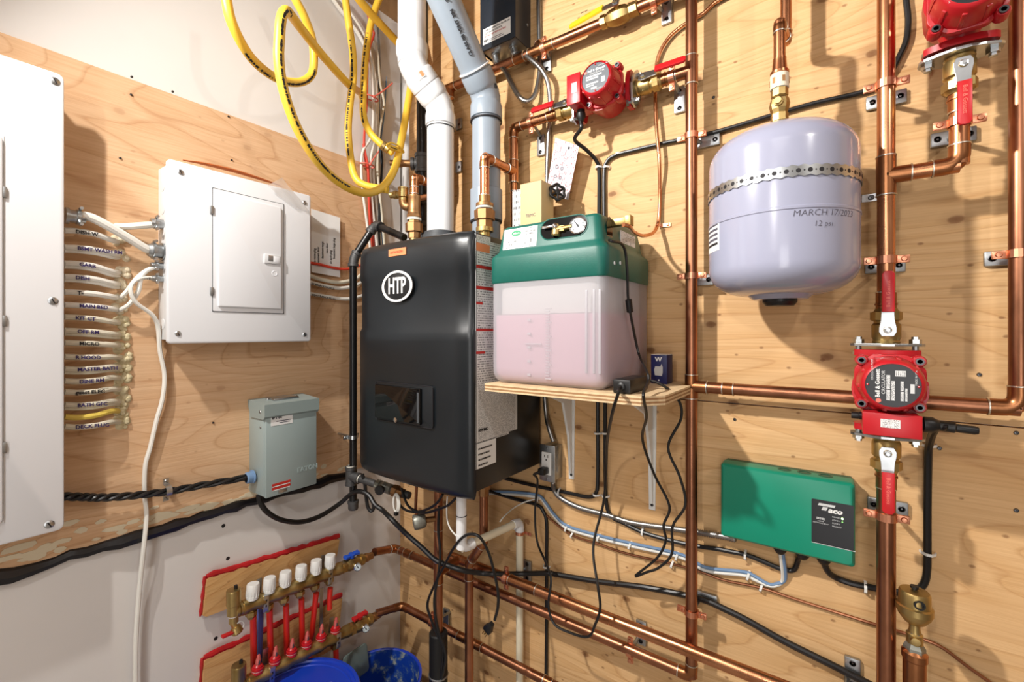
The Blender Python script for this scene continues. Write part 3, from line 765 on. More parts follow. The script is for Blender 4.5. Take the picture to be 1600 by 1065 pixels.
def valve_handle(parent, p, axis, n, material, size=0.03):
    # butterfly handle: hub and two wings along axis, standing off along n
    p, axis, n = V(p), V(axis).normalized(), V(n).normalized(); w = axis.cross(n)
    h = mk('handle', B().lathe(p, n, [(0.007, -0.012), (0.007, 0), (0.011, 0.0), (0.011, 0.012), (0.006, 0.013), (0, 0.013)], 14), material, parent)
    b = B()
    for s in (-1, 1):
        b.prism([(0.006, -0.007), (size, -0.0095), (size + .003, 0), (size, 0.0095), (0.006, 0.007)], p + n*0.002 + (n*0.004 if s > 0 else V((0, 0, 0))), axis*s, w, n, 0.008, 0.002)
    mk('wing', b, material, h)
def gauge(parent, p, n, r, depth=0.012, name='gauge'):
    n = V(n).normalized(); p = V(p)
    g = mk(name, B().lathe(p - n*depth, n, [(0, 0), (r*0.9, 0), (r, depth*.3), (r, depth), (r*0.86, depth*1.08), (r*.84, depth*.85), (0, depth*.85)], 24), M['chrome'], parent)
    u = (Z - n*n.z).normalized(); w = u.cross(n)
    if g.parent.parent is None:
        mk('dial', B().lathe(p - n*depth*.12, n, [(r*.84, 0), (r*.84, .0005), (0, .0005)], 24), M['dial'], g)
        d = (u*0.8 - w*0.6).normalized()
        mk('needle', B().obox(p + d*r*.2, d*r*.5, n.cross(d)*r*.06, n*.0004).lathe(p - n*.0005, n, [(r*.14, 0), (r*.14, .0012), (0, .0012)], 10), M['ink'], g)
        b = B()
        for k in range(9):
            a = PI*(1.25 - 1.5*k/8); e = u*math.sin(a) + w*math.cos(a)
            b.obox(p + e*r*.68 - n*.0002, e*r*.1, n.cross(e)*r*.022, n*.0004)
        mk('ticks', b, M['ink'], g)
    return g
def manifold(label, a_px, c_px, o, caps, kind, vent_px, valve_px, end_px, handle_mat, tubes=None):
    a, c = L(*a_px, o), L(*c_px, o); u = (c - a).normalized()
    v = (Z - u*u.z).normalized()
    t = thing('heating_manifold', label, 'manifold', a)
    prof = [(0, 0), (0.0190, 0.0)]
    ln = (c - a).length
    nst = 60
    for k in range(nst + 1): prof.append((0.0190 + 0.0018*math.cos(2*PI*6*k/nst), ln*k/nst))
    prof += [(0.020, ln), (0.020, ln + 0.012), (0.0165, ln + 0.013), (0, ln + 0.013)]
    mk('bar', B().lathe(a, u, prof, 18), M['brass'], t)
    e = L(*valve_px, o); en = L(*end_px, o)
    mk('union_nut', B().lathe(c + u*0.005, u, [(.016, 0), (.0225, .001), (.0225, .018), (.017, .020)], 6), M['brass'], t, smooth=False)
    mk('ball_valve', B().lathe(c + u*0.022, u, [(.015, 0), (.018, .002), (.0225, .016), (.0225, .03), (.017, .044), (.0165, .056), (.02, .057), (.02, .072), (.013, .074), (.0115, .09)], 18), M['brass'], t)
    mk('adapter', B().lathe(c + u*0.085, u, [(.0125, 0), (.0125, .02), (.0155, .021), (.0155, .03), (.0125, .031), (.0125, .05)], 16), M['bronze'], t)
    hp = c + u*0.046
    valve_handle(t, hp + v*0.024, u, v + X*0.25, handle_mat, 0.027)
    gauge(t, hp - v*0.004 + X*0.032 + u*0.006, X*1.0 - Y*0.55, 0.0135, 0.01)
    mk('gauge_stem', B().cyl(hp + X*0.012, hp + X*0.026 + u*.003, 0.005, None, 10), M['brass'], t)
    # vent at the left end
    q = a - u*0.022
    mk('end_fitting', B().lathe(a + u*0.002, -u, [(.0165, 0), (.019, .002), (.019, .010), (.016, .011), (.019, .013), (.019, .02), (.014, .024)], 14), M['brass'], t)
    vt = mk('air_vent', B().lathe(q - Z*0.03, Z, [(0, 0), (.012, 0), (.012, .02), (.0165, .024), (.0165, .034), (.0165, .05), (.0185, .052), (.0185, .088), (.0185, .09), (.0175, .093), (0, .093)], 22), M['brass'], t)
    mk('vent_cap', B().cyl(q + Z*0.062 + u*0.006, q + Z*0.073 + u*0.006, .005, .0045, 10), M['black'], vt)
    mk('ring', B().lathe(q - Z*0.012, Z, [(.0125, 0), (.0138, .001), (.0138, .004), (.0125, .005)], 16), M['teflon'], vt)
    if kind == 'cap':
        mk('drain', B().lathe(q - Z*0.03, -Z + u*0.25 + X*.3, [(.010, 0), (.009, .012), (.013, .014), (.015, .03), (.011, .034), (0, .034)], 14), M['brass'], t)
        mk('drain_handle', B().obox(q - Z*0.052 - u*0.02 + X*.008, u*0.014, X*0.007, Z*0.0035, 0.002), M['red_vinyl'], t)
        P = [q - Z*0.05 + X*.01 + u*(.012 + .011*math.cos(x)) + Z*(.008 + .013*math.sin(x)) for x in [k*PI/7 for k in range(-4, 6)]]
        mk('drain_strap', B().tube(P, 0.0016, 6), M['white_plastic'], t)
    for i, (px, py) in enumerate(caps):
        s = (L(px, py, o) - a).dot(u); q = a + u*s
        if kind == 'cap':
            k = mk('actuator_cap', B().lathe(q + v*0.016, v, [(0, 0), (.0165, 0), (.0165, .010), (.0158, .0105), (.0158, .0118), (.0165, .0122), (.0172, .020), (.0168, .040), (.0155, .043), (0, .043)], 22), M['white_plastic'], t)
            b = B()
            for m_ in range(14):
                an = 2*PI*m_/14; d = u*math.cos(an) + X*math.sin(an)
                b.obox(q + v*0.032 + d*0.0168, v*0.009, d.cross(v)*0.0009, d*0.0008)
            mk('grip_ribs', b, M['white_plastic'], k)
            mk('port_nut', B().lathe(q - v*0.014, -v, [(.012, 0), (.0115, .004), (.0152, .005), (.0152, .017), (.011, .019), (.009, .026)], 6), M['brass'], t, smooth=False)
        else:
            k = mk('flow_meter', B().lathe(q + v*0.014, v, [(0, 0), (.0155, 0), (.0155, .006), (.0135, .007), (.0155, .009), (.0155, .015), (.0125, .016), (.0125, .020), (.008, .024)], 20), M['red_vinyl'], t)
            mk('white_ring', B().lathe(q + v*0.0205, v, [(.0137, 0), (.0150, .0008), (.0150, .0014), (.0137, .002)], 20), M['white_plastic'], k)
            mk('sight_glass', B().lathe(q + v*0.034, v, [(.0072, 0), (.0068, .018), (.005, .021), (.005, .026), (.0025, .030), (0, .030)], 12), M['clear_red'], k)
            mk('indicator', B().cyl(q + v*.036 + X*.004, q + v*.05 + X*.004, .004, .003, 8), M['pipe_grey_dark'], k)
    # zinc brackets
    for s in (0.19, 0.86):
        q = a + u*(ln*s)
        pl = [q + X*.018 + v*0.006, q + X*.019 - v*0.02]
        b = B().obox(q + X*0.0185 - v*0.006, u*0.0075, v*0.022, X*0.001, 0.0005)
        b.obox(q + v*0.017 + X*.006, u*0.007, v*.001, X*.013).obox(q - X*0.03 + v*.012, u*.0075, v*.04, X*.001)
        bk = mk('bracket', b, M['zinc'], t)
        mk('slots', B().obox(q + X*0.0197 + v*.004, u*.002, v*.003, X*.0003).obox(q + X*0.0197 - v*.012, u*.002, v*.003, X*.0003), M['ink'], bk)
    return t, a, u, v, en
mA = [(395, 921), (421, 910), (446, 898), (470.5, 890), (494, 880), (516, 872)]
t1, a1, u1, v1, e1 = manifold('brass heating manifold with six white caps and a blue valve handle', (378, 950), (530, 888), .09, mA, 'cap', None, (556, 876), (585, 862), M['blue_vinyl'])
mB = [(402, 1050), (429.5, 1031), (455.6, 1018), (479, 1006), (502, 992), (524.5, 979)]
t2_, a2, u2, v2, e2 = manifold('lower brass manifold with red flow meters and a red valve handle', (386, 1066), (543, 985), .115, mB, 'meter', None, (563, 972), (588, 958), M['red_vinyl'])
# red tubes
words = ['leftmost', 'second', 'third', 'fourth', 'fifth', 'sixth']
tb = [((395.5, 962), (397, 1075)), ((421, 952), (424, 1060)), ((447, 945), (449, 1050)), ((471, 935), (473, 1040)), ((494, 926), (484, 1020))]
for i, (p0, p1) in enumerate(tb):
    P = [L(*p0, .09), L((p0[0]*2 + p1[0])/3, (p0[1]*2 + p1[1])/3, .082), L((p0[0] + p1[0]*2)/3, (p0[1] + p1[1]*2)/3, .07), L(*p1, .062)]
    P.append(V((0.06, P[-1].y, FLOOR + 0.02)))
    cable('red_tube', '%s red heating tube under the white capped manifold' % words[i], 'tube', P, 0.0088, M['pex'], 'red floor heating tubes', 14)
o = cable('red_tube', 'short cut red tube under the right end of the white capped manifold', 'tube', [L(516, 918, .09), L(515, 935, .088), L(515, 951, .088)], 0.0088, M['pex'], None, 14)
cable('blue_tube', 'blue grey tube behind the leftmost red tube', 'tube', [L(407, 950, .05), L(406, 990, .05), L(405, 1020, .05), L(404, 1100, .05)], 0.009, M['pex_blue'], None, 12)
mk('support_rail', B().obox(L(502, 950, .03), Y*.006, Z*.07, X*.0015), M['zinc'], t1)
cable('red_tube', 'red tube below the right end of the flow meter manifold', 'tube', [L(524, 1000, .11), L(525, 1020, .11), L(526, 1060, .1)], 0.009, M['pex'], None, 12)
mk('port_nut', B().lathe(L(524, 1006, .11), Z, [(.010, -.012), (.015, -.011), (.015, .004), (.011, .006), (.011, .02)], 6), M['brass'], t2_, smooth=False)

# ================================================================== PAILS
def pail(label, c, r, z, h, material, inside, lid):
    t = thing('plastic_pail', label, 'pail', (c[0], c[1], FLOOR))
    zz = lambda q: q - FLOOR
    o = V((c[0], c[1], FLOOR)); H = z - FLOOR
    prof = [(0, 0), (r*.86, 0), (r*.88, .004)] + [(r*(.88 + .09*k/6), H*.8*k/6) for k in range(1, 7)] + [(r*1.03, H*.805), (r*1.03, H*.835), (r*.975, H*.84), (r*.985, H*.9), (r*1.03, H*.905), (r*1.03, H*.925), (r*.985, H*.93), (r*.99, H - .008), (r*1.025, H - .007), (r*1.03, H), (r*.99, H)]
    if not lid: prof += [(r*.965, H - .004)]
    mk('body', B().lathe(o, Z, prof, 48), material, t)
    if not lid:
        mk('inner_wall', B().lathe(o, Z, [(r*.963, H - .002), (r*.85, .012), (0, .012)], 48), inside, t)
    else:
        ld = mk('lid', B().lathe(o, Z, [(r*1.06, H - .02), (r*1.08, H - .016), (r*1.08, H + .001), (r*1.055, H + .007), (r*1.0, H + .007), (r*.985, H + .002), (r*.93, H + .001), (r*.92, H + .0035), (r*.9, H + .0035), (r*.89, H + .001), (0, H + .001)], 64), material, t)
        mk('lid_tab', B().prism(circle(.022, 20, .5), o + V((r*.1, r*.5, H + .001)), X, Y, Z, .001), M['white_plastic'], ld)
    b = B().tube([o + V((r*1.04*math.cos(a), r*1.04*math.sin(a)*.999, H*.87 - abs(math.sin(a*1.0 - .6))*H*.4)) for a in [.6 - PI + PI*k/16 for k in range(17)]], .0025, 6)
    mk('bail_handle', b, M['zinc'], t)
    return t
pail('closed blue pail with a glossy lid below the lower manifold', (0.242, -0.580), 0.160, 0.376, 0.4, M['blue_pail'], None, True)
pail('open blue pail with dried white plaster inside, near the room corner', (0.173, -0.247), 0.146, 0.208, 0.3, M['blue_pail'], M['pail_dirty'], False)
b = B().prism(rrect(0.10, 0.10, .012), L(556, 1036, .05), Y, Z*0.97 - X*.15, X, .006, .002)
tag(mk('leaning_tray', b, mat('grey_green_plastic', (112, 128, 126), 0.4), loc=L(557, 1030, .05)), 'grey green plastic tray leaning on the wall behind the open pail', 'tray')

# ================================================================== YELLOW GAS TUBING HANGING IN LOOPS
gh = 'coiled yellow gas tubing above the panels'
def hose(label, pts, r=0.0125, letter=None):
    P = smooth_path([L(*p) for p in pts], 10)
    # fine corrugation of the tubing
    Q = []; d = 0
    b = B().tube(P, r, 14)
    o = mk('yellow_tubing', b, M['hose'], loc=P[0]); tag(o, label, 'tubing', gh)
    if letter:
        bb = B()
        rr = random.Random(letter)
        i0, i1 = int(len(P)*.25), int(len(P)*.62)
        vw = [(CAM - p).normalized() for p in P]
        for i in range(i0, i1):
            for s in (0.0, 0.34, 0.67):
                if rr.random() < .7:
                    q = P[i].lerp(P[i + 1], s); tt = (P[i + 1] - P[i]).normalized(); n = (vw[i] - tt*vw[i].dot(tt)).normalized(); w = tt.cross(n)
                    n2 = (n*.92 + w*.39*(1 if letter % 2 else -1)).normalized(); w2 = tt.cross(n2)
                    bb.obox(q + n2*r*1.0, tt*0.0016, w2*rr.uniform(.0018, .0034), n2*0.0005)
        k = mk('printed_mark', bb, M['ink'], o)
    return o
hose('yellow tubing making the leftmost U loop below the picture top', [(352, -60, .30), (354, 0, .30), (366, 45, .29), (394, 92, .26), (430, 121, .22), (462, 129, .20), (482, 122, .19), (490, 104, .19), (488, 62, .2), (475, 25, .22), (460, -5, .23), (445, -50, .24)], 0.0118, 3)
hose('yellow tubing with the high bend and the big sweep down to the white vent', [(566, 152, .01), (562, 144, .06), (545, 132, .15), (505, 88, .21), (470, 44, .26), (455, 24, .30), (447, 17, .335), (440, 27, .35), (437, 55, .35), (436, 95, .345), (443, 140, .335), (462, 195, .32), (490, 244, .305), (520, 277, .29), (552, 297, .28), (578, 301, .275), (600, 290, .27), (617, 262, .262), (628, 215, .255), (637, 165, .25), (643, 130, .24), (652, 90, .2), (660, 60, .15)], 0.0125, 2)
h3 = hose('yellow tubing hanging almost straight with its foot on the lower brass fitting', [(530, -70, .15), (537, -20, .15), (544, 30, .15), (551, 80, .15), (552, 120, .155), (547, 160, .16), (544, 205, .165), (549, 255, .18), (557, 280, .20), (572, 290, .225), (592, 294, .255), (606, 297, .28)], 0.0118, 5)
h4 = hose('yellow tubing curving to the upper brass fitting beside the iron tee', [(600, -20, .17), (586, 15, .15), (577, 48, .14), (571, 90, .14), (568, 140, .15), (568, 180, .17), (577, 205, .2), (592, 222, .23), (606, 233, .25), (614, 239, .262)], 0.0118, 5)
hose('short yellow tubing slanting from the ceiling behind the white vent', [(540, -40, .24), (556, -8, .22), (580, 22, .2), (606, 50, .18), (630, 76, .16), (650, 100, .12)], 0.013)
p, q = L(597, 226, .24), L(617, 241, .265)
tag(mk('tubing_fitting', B().lathe(p, q - p, [(.012, 0), (.0155, .002), (.0155, .012), (.0135, .013), (.0155, .016), (.0155, .026), (.011, .028), (.011, .04)], 14), M['brass'], loc=p), 'brass tubing fitting beside the yellow tag above', 'fitting')
tgo = thing('yellow_tag', 'yellow oval tag tied around the tubing beside the white vent', 'tag', L(612, 231, .262))
P = [L(604, 226, .275), L(612, 223, .28), L(624, 229, .28), L(631, 238, .272), L(622, 236, .268), L(609, 232, .268)]
mk('strap', B().tube(smooth_path(P + [P[0]], 5), 0.003, 6), M['hose'], tgo)
mk('tag_plate', B().obox(L(616, 231, .274), (L(625, 234, .274) - L(607, 227, .274))*.5, Z*.007, X*.001, .0005), M['hose'], tgo)
text('WARNING', .006, L(610, 229.5, .2755), L(625, 234, .274) - L(607, 227, .274), Z, M['ink'], tgo)

# ================================================================== CABLES COMING DOWN IN THE CORNER
cg = 'cables coming down in the corner'
specs = [('red_cable', 'red cable hanging beside the yellow tubing in the corner', .0045, [(560, -20, .03), (581, 42, .03), (584, 55, .03), (577, 76, .035), (574, 110, .035), (573, 160, .035), (569, 225, .03), (575, 262, .03), (577, 330, .03), (581, 400, .03)]),
         ('white_cable', 'white cable nearest the yellow tubing in the corner', .005, [(515, -10, .02), (540, 25, .02), (565, 60, .02), (578, 100, .025), (583, 150, .03), (581, 210, .03), (566, 240, .03), (566, 290, .03), (573, 345, .03), (580, 400, .03)]),
         ('white_cable', 'second white cable of the bundle in the corner', .005, [(525, -10, .03), (548, 20, .03), (572, 60, .025), (583, 100, .02), (588, 150, .025), (586, 210, .025), (578, 262, .025), (583, 330, .025), (590, 400, .025)]),
         ('white_cable', 'third white cable, slanting from the wall top to the corner bundle', .005, [(500, -30, .012), (530, 14, .012), (556, 48, .012), (580, 96, .012), (590, 150, .015), (589, 215, .015), (583, 265, .015), (589, 330, .015), (596, 400, .015)]),
         ('cream_cable', 'cream cable with a curl at the back of the corner bundle', .005, [(583, 60, .02), (590, 85, .02), (594, 130, .02), (600, 160, .02), (597, 180, .02), (592, 215, .02), (590, 265, .02), (596, 330, .02), (602, 400, .02)]),
         ('rubber', 'thin black cable at the right side of the corner bundle', .0045, [(590, 40, .01), (593, 90, .01), (592, 160, .01), (593, 215, .01), (597, 250, .012), (594, 300, .015), (592, 345, .02), (594, 400, .02)]),
         ('blue_cable', 'thin blue cable beside the black one in the corner', .003, [(604, 120, .01), (600, 180, .01), (594, 230, .012), (597, 270, .012), (594, 320, .015), (600, 400, .015)]),
         ('red_cable', 'short red cable behind the black elbow in the corner', .0045, [(568, 225, .02), (571, 250, .022), (577, 280, .022), (581, 345, .02), (585, 400, .02)])]
for m, lab, r, pts in specs:
    cable('corner_cable', lab, 'cable', lpts(pts), r, M[m], cg)
for i, (px, py, ex, ey) in enumerate(((580, 153, 613, 130), (574, 258, 592, 236))):
    c = L(px, py, .035)
    t = thing('cord_tie', ('upper pink cord tied around the corner cables' if i == 0 else 'lower pink cord tied around the corner cables'), 'cord', c)
    P = [c + Y*0.03*math.cos(a) + X*0.016*math.sin(a) for a in [2*PI*k/14 for k in range(14)]]
    mk('loop', B().tube(P, 0.003, 6, closed=True), M['pink_tie'], t)
    mk('tail', B().tube(smooth_path([c + X*.016, L((px + ex)/2, (py + ey)/2 + 2, .06), L(ex, ey, .055)], 5), .0028, 6), M['pink_tie'], t)
    mk('knot', B().ball(c + X*.017, .006), M['pink_tie'], t)
b = sheet([L(575, 30, .03), L(575, 125, .02), L(640, 130, .02), L(635, 40, .05)], 14, 14, .005, X, 4)
tag(mk('poly_sheet', b, M['poly'], loc=L(600, 60, .03)), 'crumpled clear plastic sheet bunched in the upper room corner', 'plastic sheet')

# ================================================================== PIPE HELPERS
def ring_joint(parent, p, d, r, material=None):
    d = V(d).normalized()
    return mk('solder_joint', B().lathe(V(p) - d*0.0016, d, [(r, 0), (r*1.10, .0006), (r*1.10, .0026), (r, .0032)], 18), material or M['solder'], parent)
def elbow(parent, p, d0, d1, r, material, reach=None, joints=True):
    p, d0, d1 = V(p), V(d0).normalized(), V(d1).normalized()
    reach = reach or r*2.3
    A, C = p - d0*reach, p + d1*reach
    A2, C2 = p - d0*(reach*.62), p + d1*(reach*.62)
    P = [A, A2]
    for k in range(1, 8):
        q = k/8; P.append(A2*(1 - q)**2 + p*2*q*(1 - q) + C2*q*q)
    P += [C2, C]
    o = mk('elbow', B().tube(P, r*1.09, 18), material, parent)
    if joints: ring_joint(parent, A, d0, r*1.05); ring_joint(parent, C, d1, r*1.05)
    return o
def run(parent, pts, r, material, fit=None, reach=None, joints=True, seg=18, cutends=True):
    # straight pipes through pts with elbows at the inner corners
    fit = fit or M['copper_fit']
    pts = [V(p) for p in pts]
    for i in range(len(pts) - 1):
        mk('pipe', B().cyl(pts[i], pts[i + 1], r, None, seg), material, parent)
    for i in range(1, len(pts) - 1):
        elbow(parent, pts[i], pts[i] - pts[i - 1], pts[i + 1] - pts[i], r, fit, reach, joints)
def tee(parent, p, d, br, r, rb=None, material=None, half=None, joints=True):
    p, d, br = V(p), V(d).normalized(), V(br).normalized(); rb = rb or r
    half = half or r*2.5
    b = B().cyl(p - d*half, p + d*half, r*1.10, None, 18).cyl(p, p + br*(r + rb*1.6), rb*1.10, None, 18)
    o = mk('tee', b, material or M['copper_fit'], parent)
    if joints:
        ring_joint(parent, p - d*half, d, r*1.06); ring_joint(parent, p + d*half, d, r*1.06); ring_joint(parent, p + br*(r + rb*1.6), br, rb*1.06)
    return o
def coupling(parent, p, d, r, material=None, half=None):
    p, d = V(p), V(d).normalized(); half = half or r*1.3
    mk('coupling', B().cyl(p - d*half, p + d*half, r*1.09, None, 18), material or M['copper_fit'], parent)
    ring_joint(parent, p - d*half, d, r*1.06); ring_joint(parent, p + d*half, d, r*1.06)
hgroup = 'copper split ring pipe hangers'
def hanger(label, p, axis, r, plate=None, plate_at=None, rod=True):
    # split ring hanger round a pipe at p, rod back to a plate on the right wall
    p, axis = V(p), V(axis).normalized()
    side = V((axis.z, 0, 0)).normalized() if abs(axis.z) > .5 else Z
    t = thing('pipe_hanger', label, 'hanger', p, hgroup)
    b = B()
    n = 20; ro, w = r*1.12, 0.0075
    for k in range(n):
        a0, a1 = 2*PI*k/n, 2*PI*(k + 1)/n
        q = p + side*(ro*math.cos((a0 + a1)/2)) + Y*(ro*math.sin((a0 + a1)/2))
        tg = side*(-math.sin((a0 + a1)/2)) + Y*math.cos((a0 + a1)/2)
        b.obox(q, tg*(ro*PI/n*1.08), axis*w, tg.cross(axis)*0.0011)
    for s in (-1, 1):
        for d in (-1, 1):
            b.obox(p + side*s*(r*1.1 + .009) + Y*d*.0022, side*.0105, axis*w*.95, Y*.0011, 0.0008)
    mk('ring', b, M['copper_clad'], t)
    for s in (-1, 1):
        mk('ring_screw', B().lathe(p + side*s*(r*1.1 + .011) - Y*.0028, -Y, [(.0052, 0), (.0052, .0012), (.004, .0032), (0, .0036)], 12), M['copper_clad'], t)
    pw = V(plate_at) if plate_at is not None else V((p.x, 0, p.z)); pw.y = 0
    if rod: mk('rod', B().cyl(p + Y*r, V((p.x*.5 + pw.x*.5, -0.004, p.z*.5 + pw.z*.5)), 0.0048, None, 10), M['galv'], t)
    pd = side if plate is None else V(plate)
    po = Z if abs(pd.z) < .5 else X
    pl = mk('wall_plate', B().obox(pw - Y*.005, pd*.034, po*.0145, Y*.005, .0025), M['galv'], t)
    for s in (-1, 1):
        sc = mk('plate_screw', B().lathe(pw - Y*.0098 + pd*s*.023, -Y, [(.0064, 0), (.0064, .0006), (.0048, .0012), (.0044, .0002), (.002, .0002), (0, .0006)], 14), M['steel_dark'], pl)
    return t
def iso_valve(parent, p, d, n, r, lever_dir, grip, writing=None, joints=True, ext=0.0):
    # bronze isolation valve: starts at the pump flange p and runs along d; lever on the n side
    p, d, n = V(p), V(d).normalized(), V(n).normalized()
    mk('valve_body', B().lathe(p, d, [(r*1.45, 0), (r*1.55, .003), (r*1.42, .006), (r*1.6, .012), (r*1.6, .036), (r*1.35, .040), (r*1.35, .044), (r*1.62, .045), (r*1.62, .060), (r*1.3, .064), (r*1.2, .068)], 22), M['brass'], parent)
    mk('hex_end', B().lathe(p + d*.046, d, [(r*1.2, -.001), (r*1.74, 0), (r*1.74, .015), (r*1.2, .016)], 8), M['brass'], parent, smooth=False)
    mk('sweat_end', B().lathe(p + d*.066, d, [(r*1.14, 0), (r*1.14, .008), (r*1.26, .009), (r*1.26, .012), (r*1.14, .013), (r*1.14, .034)], 20), M['copper_fit'], parent)
    ring_joint(parent, p + d*.1, d, r*1.06)
    ld = V(lever_dir).normalized(); w = ld.cross(n)
    s = p + d*.026 + n*(r*1.6)
    mk('stem', B().cyl(s - n*.006, s + n*.012, .0065, None, 12), M['brass'], parent)
    lv = mk('lever', B().prism([(-.012, -.009), (-.004, -.013), (.004, -.013), (.018, -.0105), (.036, -.0095), (.036, .0095), (.018, .0105), (.004, .013), (-.004, .013), (-.012, .009)], s + n*.007, ld, w, n, .0022, .0006), M['zinc'], parent, smooth=False)
    mk('lever_nut', B().lathe(s + n*.009, n, [(.0065, 0), (.0065, .004), (.0035, .0045), (.0035, .007), (0, .007)], 6), M['zinc'], lv, smooth=False)
    mk('bend', B().obox(s + ld*.036 + n*.012, ld*.0012, w*.0095, n*.0055), M['zinc'], lv)
    L_ = .078
    out = [(0, -.0095), (L_ - .006, -.0095), (L_ - .001, -.006), (L_, 0), (L_ - .001, .006), (L_ - .006, .0095), (0, .0095)]
    gp = mk('grip', B().prism(out, s + ld*.034 + n*.0145, ld, w, n, .0062, .0018), grip, lv)
    if writing:
        tu = ld if ld.dot(Z) > -.5 else ld
        WORLDp = WORLD[lv.name]
        text(writing, .0085, s + ld*.043 + n*.0208, ld, n.cross(ld), M['pink_tie'] if grip == M['red_vinyl'] else M['ink'], lv, ext=.0002)
def flange_plate(parent, p, d, long_dir, r, name='flange'):
    p, d, ld = V(p), V(d).normalized(), V(long_dir).normalized(); w = d.cross(ld)
    out = [(.056, -.010), (.050, -.0165), (.030, -.026), (.010, -.033), (-.010, -.033), (-.030, -.026), (-.050, -.0165), (-.056, -.010), (-.056, .010), (-.050, .0165), (-.030, .026), (-.010, .033), (.010, .033), (.030, .026), (.050, .0165), (.056, .010)]
    f = mk(name, B().prism(out, p, ld, w, d, .005, .0008), M['zinc'], parent, smooth=False)
    for s in (-1, 1):
        bl = mk('bolt', B().lathe(p + ld*s*.043 + d*.005, d, [(.0095, 0), (.0095, .008), (.006, .0085), (.006, .013), (0, .0135)], 6), M['zinc'], parent, smooth=False)
        mk('bolt_shank', B().cyl(p + ld*s*.043 - d*.014, p + ld*s*.043, .0052, None, 10), M['galv'], parent)
        mk('bolt_head', B().lathe(p + ld*s*.043 - d*.0175, d, [(0, 0), (.0092, 0), (.0092, .006), (.005, .006)], 6), M['zinc'], parent, smooth=False)
def pump(label, c, up, fr, r, plate_ink, txt=True, cord=True):
    # c = centre between the flanges on the pipe axis; up = flow axis away from the terminal box; fr = motor axis
    c, up, fr = V(c), V(up).normalized(), V(fr).normalized(); rt = up.cross(fr)*-1
    rt = fr.cross(up) * -1
    t = thing('circulator_pump', label, 'pump', c)
    hl = .083
    red = M['red_paint']
    # volute: two oval flanges with a waisted body between them
    fl = [(.050, -.012), (.044, -.018), (.022, -.027), (-.022, -.027), (-.044, -.018), (-.050, -.012), (-.050, .012), (-.044, .018), (.022 - .044, .027), (.022, .027), (.044, .018), (.050, .012)]
    b = B()
    for s in (-1, 1):
        b.prism(fl, c + up*s*(hl - .004), rt, fr, -up*s, .012, .0)
    b.lathe(c - up*(hl - .012), up, [(.026, 0), (.022, .014), (.030, .035), (.044, .058), (.046, .075), (.044, .092), (.030, .116), (.022, .138), (.026, .146)], 26)
    b.lathe(c + up*.006, fr, [(.046, -.03), (.052, .01), (.055, .03), (.056, .052), (.0, .053)], 28)
    mk('volute', b, red, t)
    m0 = c + up*.020 + fr*.052
    # motor housing: rounded square with ribs
    out = []
    for k in range(40):
        a = 2*PI*k/40; rr = .050 + .0042*abs(math.cos(2*a))**3 * (1 if (k % 2) else .6)
        sq = 1/max(abs(math.cos(a)), abs(math.sin(a))); rr = min(rr*1.12, .049*sq*1.06)
        out.append((rr*math.cos(a), rr*math.sin(a)))
    hb = B().prism(out, m0 - fr*.004, rt, up, fr, .012, .002)
    mk('housing_flange', hb, red, t)
    hb = B().lathe(m0 + fr*.006, fr, [(.050, 0), (.048, .03), (.0445, .052), (.042, .056), (.0385, .058), (.0385, .055), (0, .055)], 32, ref=up)
    mo = mk('motor', hb, red, t)
    rb = B()
    for k in range(10):
        a = 2*PI*k/10 + .1; d = rt*math.cos(a) + up*math.sin(a)
        rb.obox(m0 + fr*.027 + d*.0468 - fr*.0, fr*.022 + d*-.0012, d.cross(fr)*.0035, d*.003, .001)
    mk('ribs', rb, red, mo)
    for sx in (-1, 1):
        for sy in (-1, 1):
            q = m0 + rt*sx*.041 + up*sy*.041
            mk('screw_boss', B().lathe(q - fr*.006, fr, [(.0105, 0), (.0105, .018), (.0085, .022), (0, .022)], 12), red, t)
            mk('socket_screw', B().lathe(q + fr*.013, fr, [(.0062, 0), (.0062, .006), (.0038, .006), (.0034, .003), (0, .003)], 12), M['steel_dark'], t)
    npd = mk('nameplate', B().lathe(m0 + fr*.0615, fr, [(.0378, -.001), (.0378, .0004), (0, .0004)], 36), plate_ink, t)
    o = m0 + fr*.0625
    tu, tv = up, rt*-1      # writing runs along the flow axis
    if txt:
        text('Bell & Gossett', .0085, o - tu*.022 + tv*.0205, tu, tv, M['label'], npd, bold=.0002)
        text('CIRCULATOR', .0068, o - tu*.016 + tv*.0125, tu, tv, M['silver_label'], npd)
        for (a, w, bb, h) in ((-.026, .018, .006, .0052), (-.006, .024, .006, .0052), (-.026, .034, -.0005, .0045), (-.026, .016, -.0125, .0042), (-.008, .016, -.0125, .0042), (-.026, .022, -.018, .003)):
            mk('data_box', B().obox(o + tu*(a + w/2) + tv*bb, tu*w/2, tv*h/2, fr*.0002), M['print_plate'], npd, smooth=False, uv=(o + tu*a + tv*(bb - h/2), tu*w, tv*h))
        mk('data_box', B().obox(o + tu*.0215 - tv*.0105, tu*.005, tv*.007, fr*.0002), M['print_plate'], npd, smooth=False, uv=(o + tu*.0165 - tv*.0175, tu*.010, tv*.014))
        mk('data_box', B().obox(o - tu*.004 - tv*.026, tu*.008, tv*.0028, fr*.0002), M['silver_label'], npd, smooth=False)
        mk('round_mark', B().lathe(o - tu*.0275 + tv*.0195, fr, [(.0038, 0), (.0038, .0003), (0, .0003)], 16), M['pink_tie'], npd)
        text('CIRCULATOR PUMP', .0042, o + tu*.008 + tv*.028, tu, tv, M['silver_label'], npd)
        text('MADE IN USA', .0042, o + tu*.002 - tv*.031, tu, tv, M['silver_label'], npd)
        for s in (-1, 1): mk('plate_rivet', B().ball(o + rt*s*.0345, .0022, 8), red, npd)
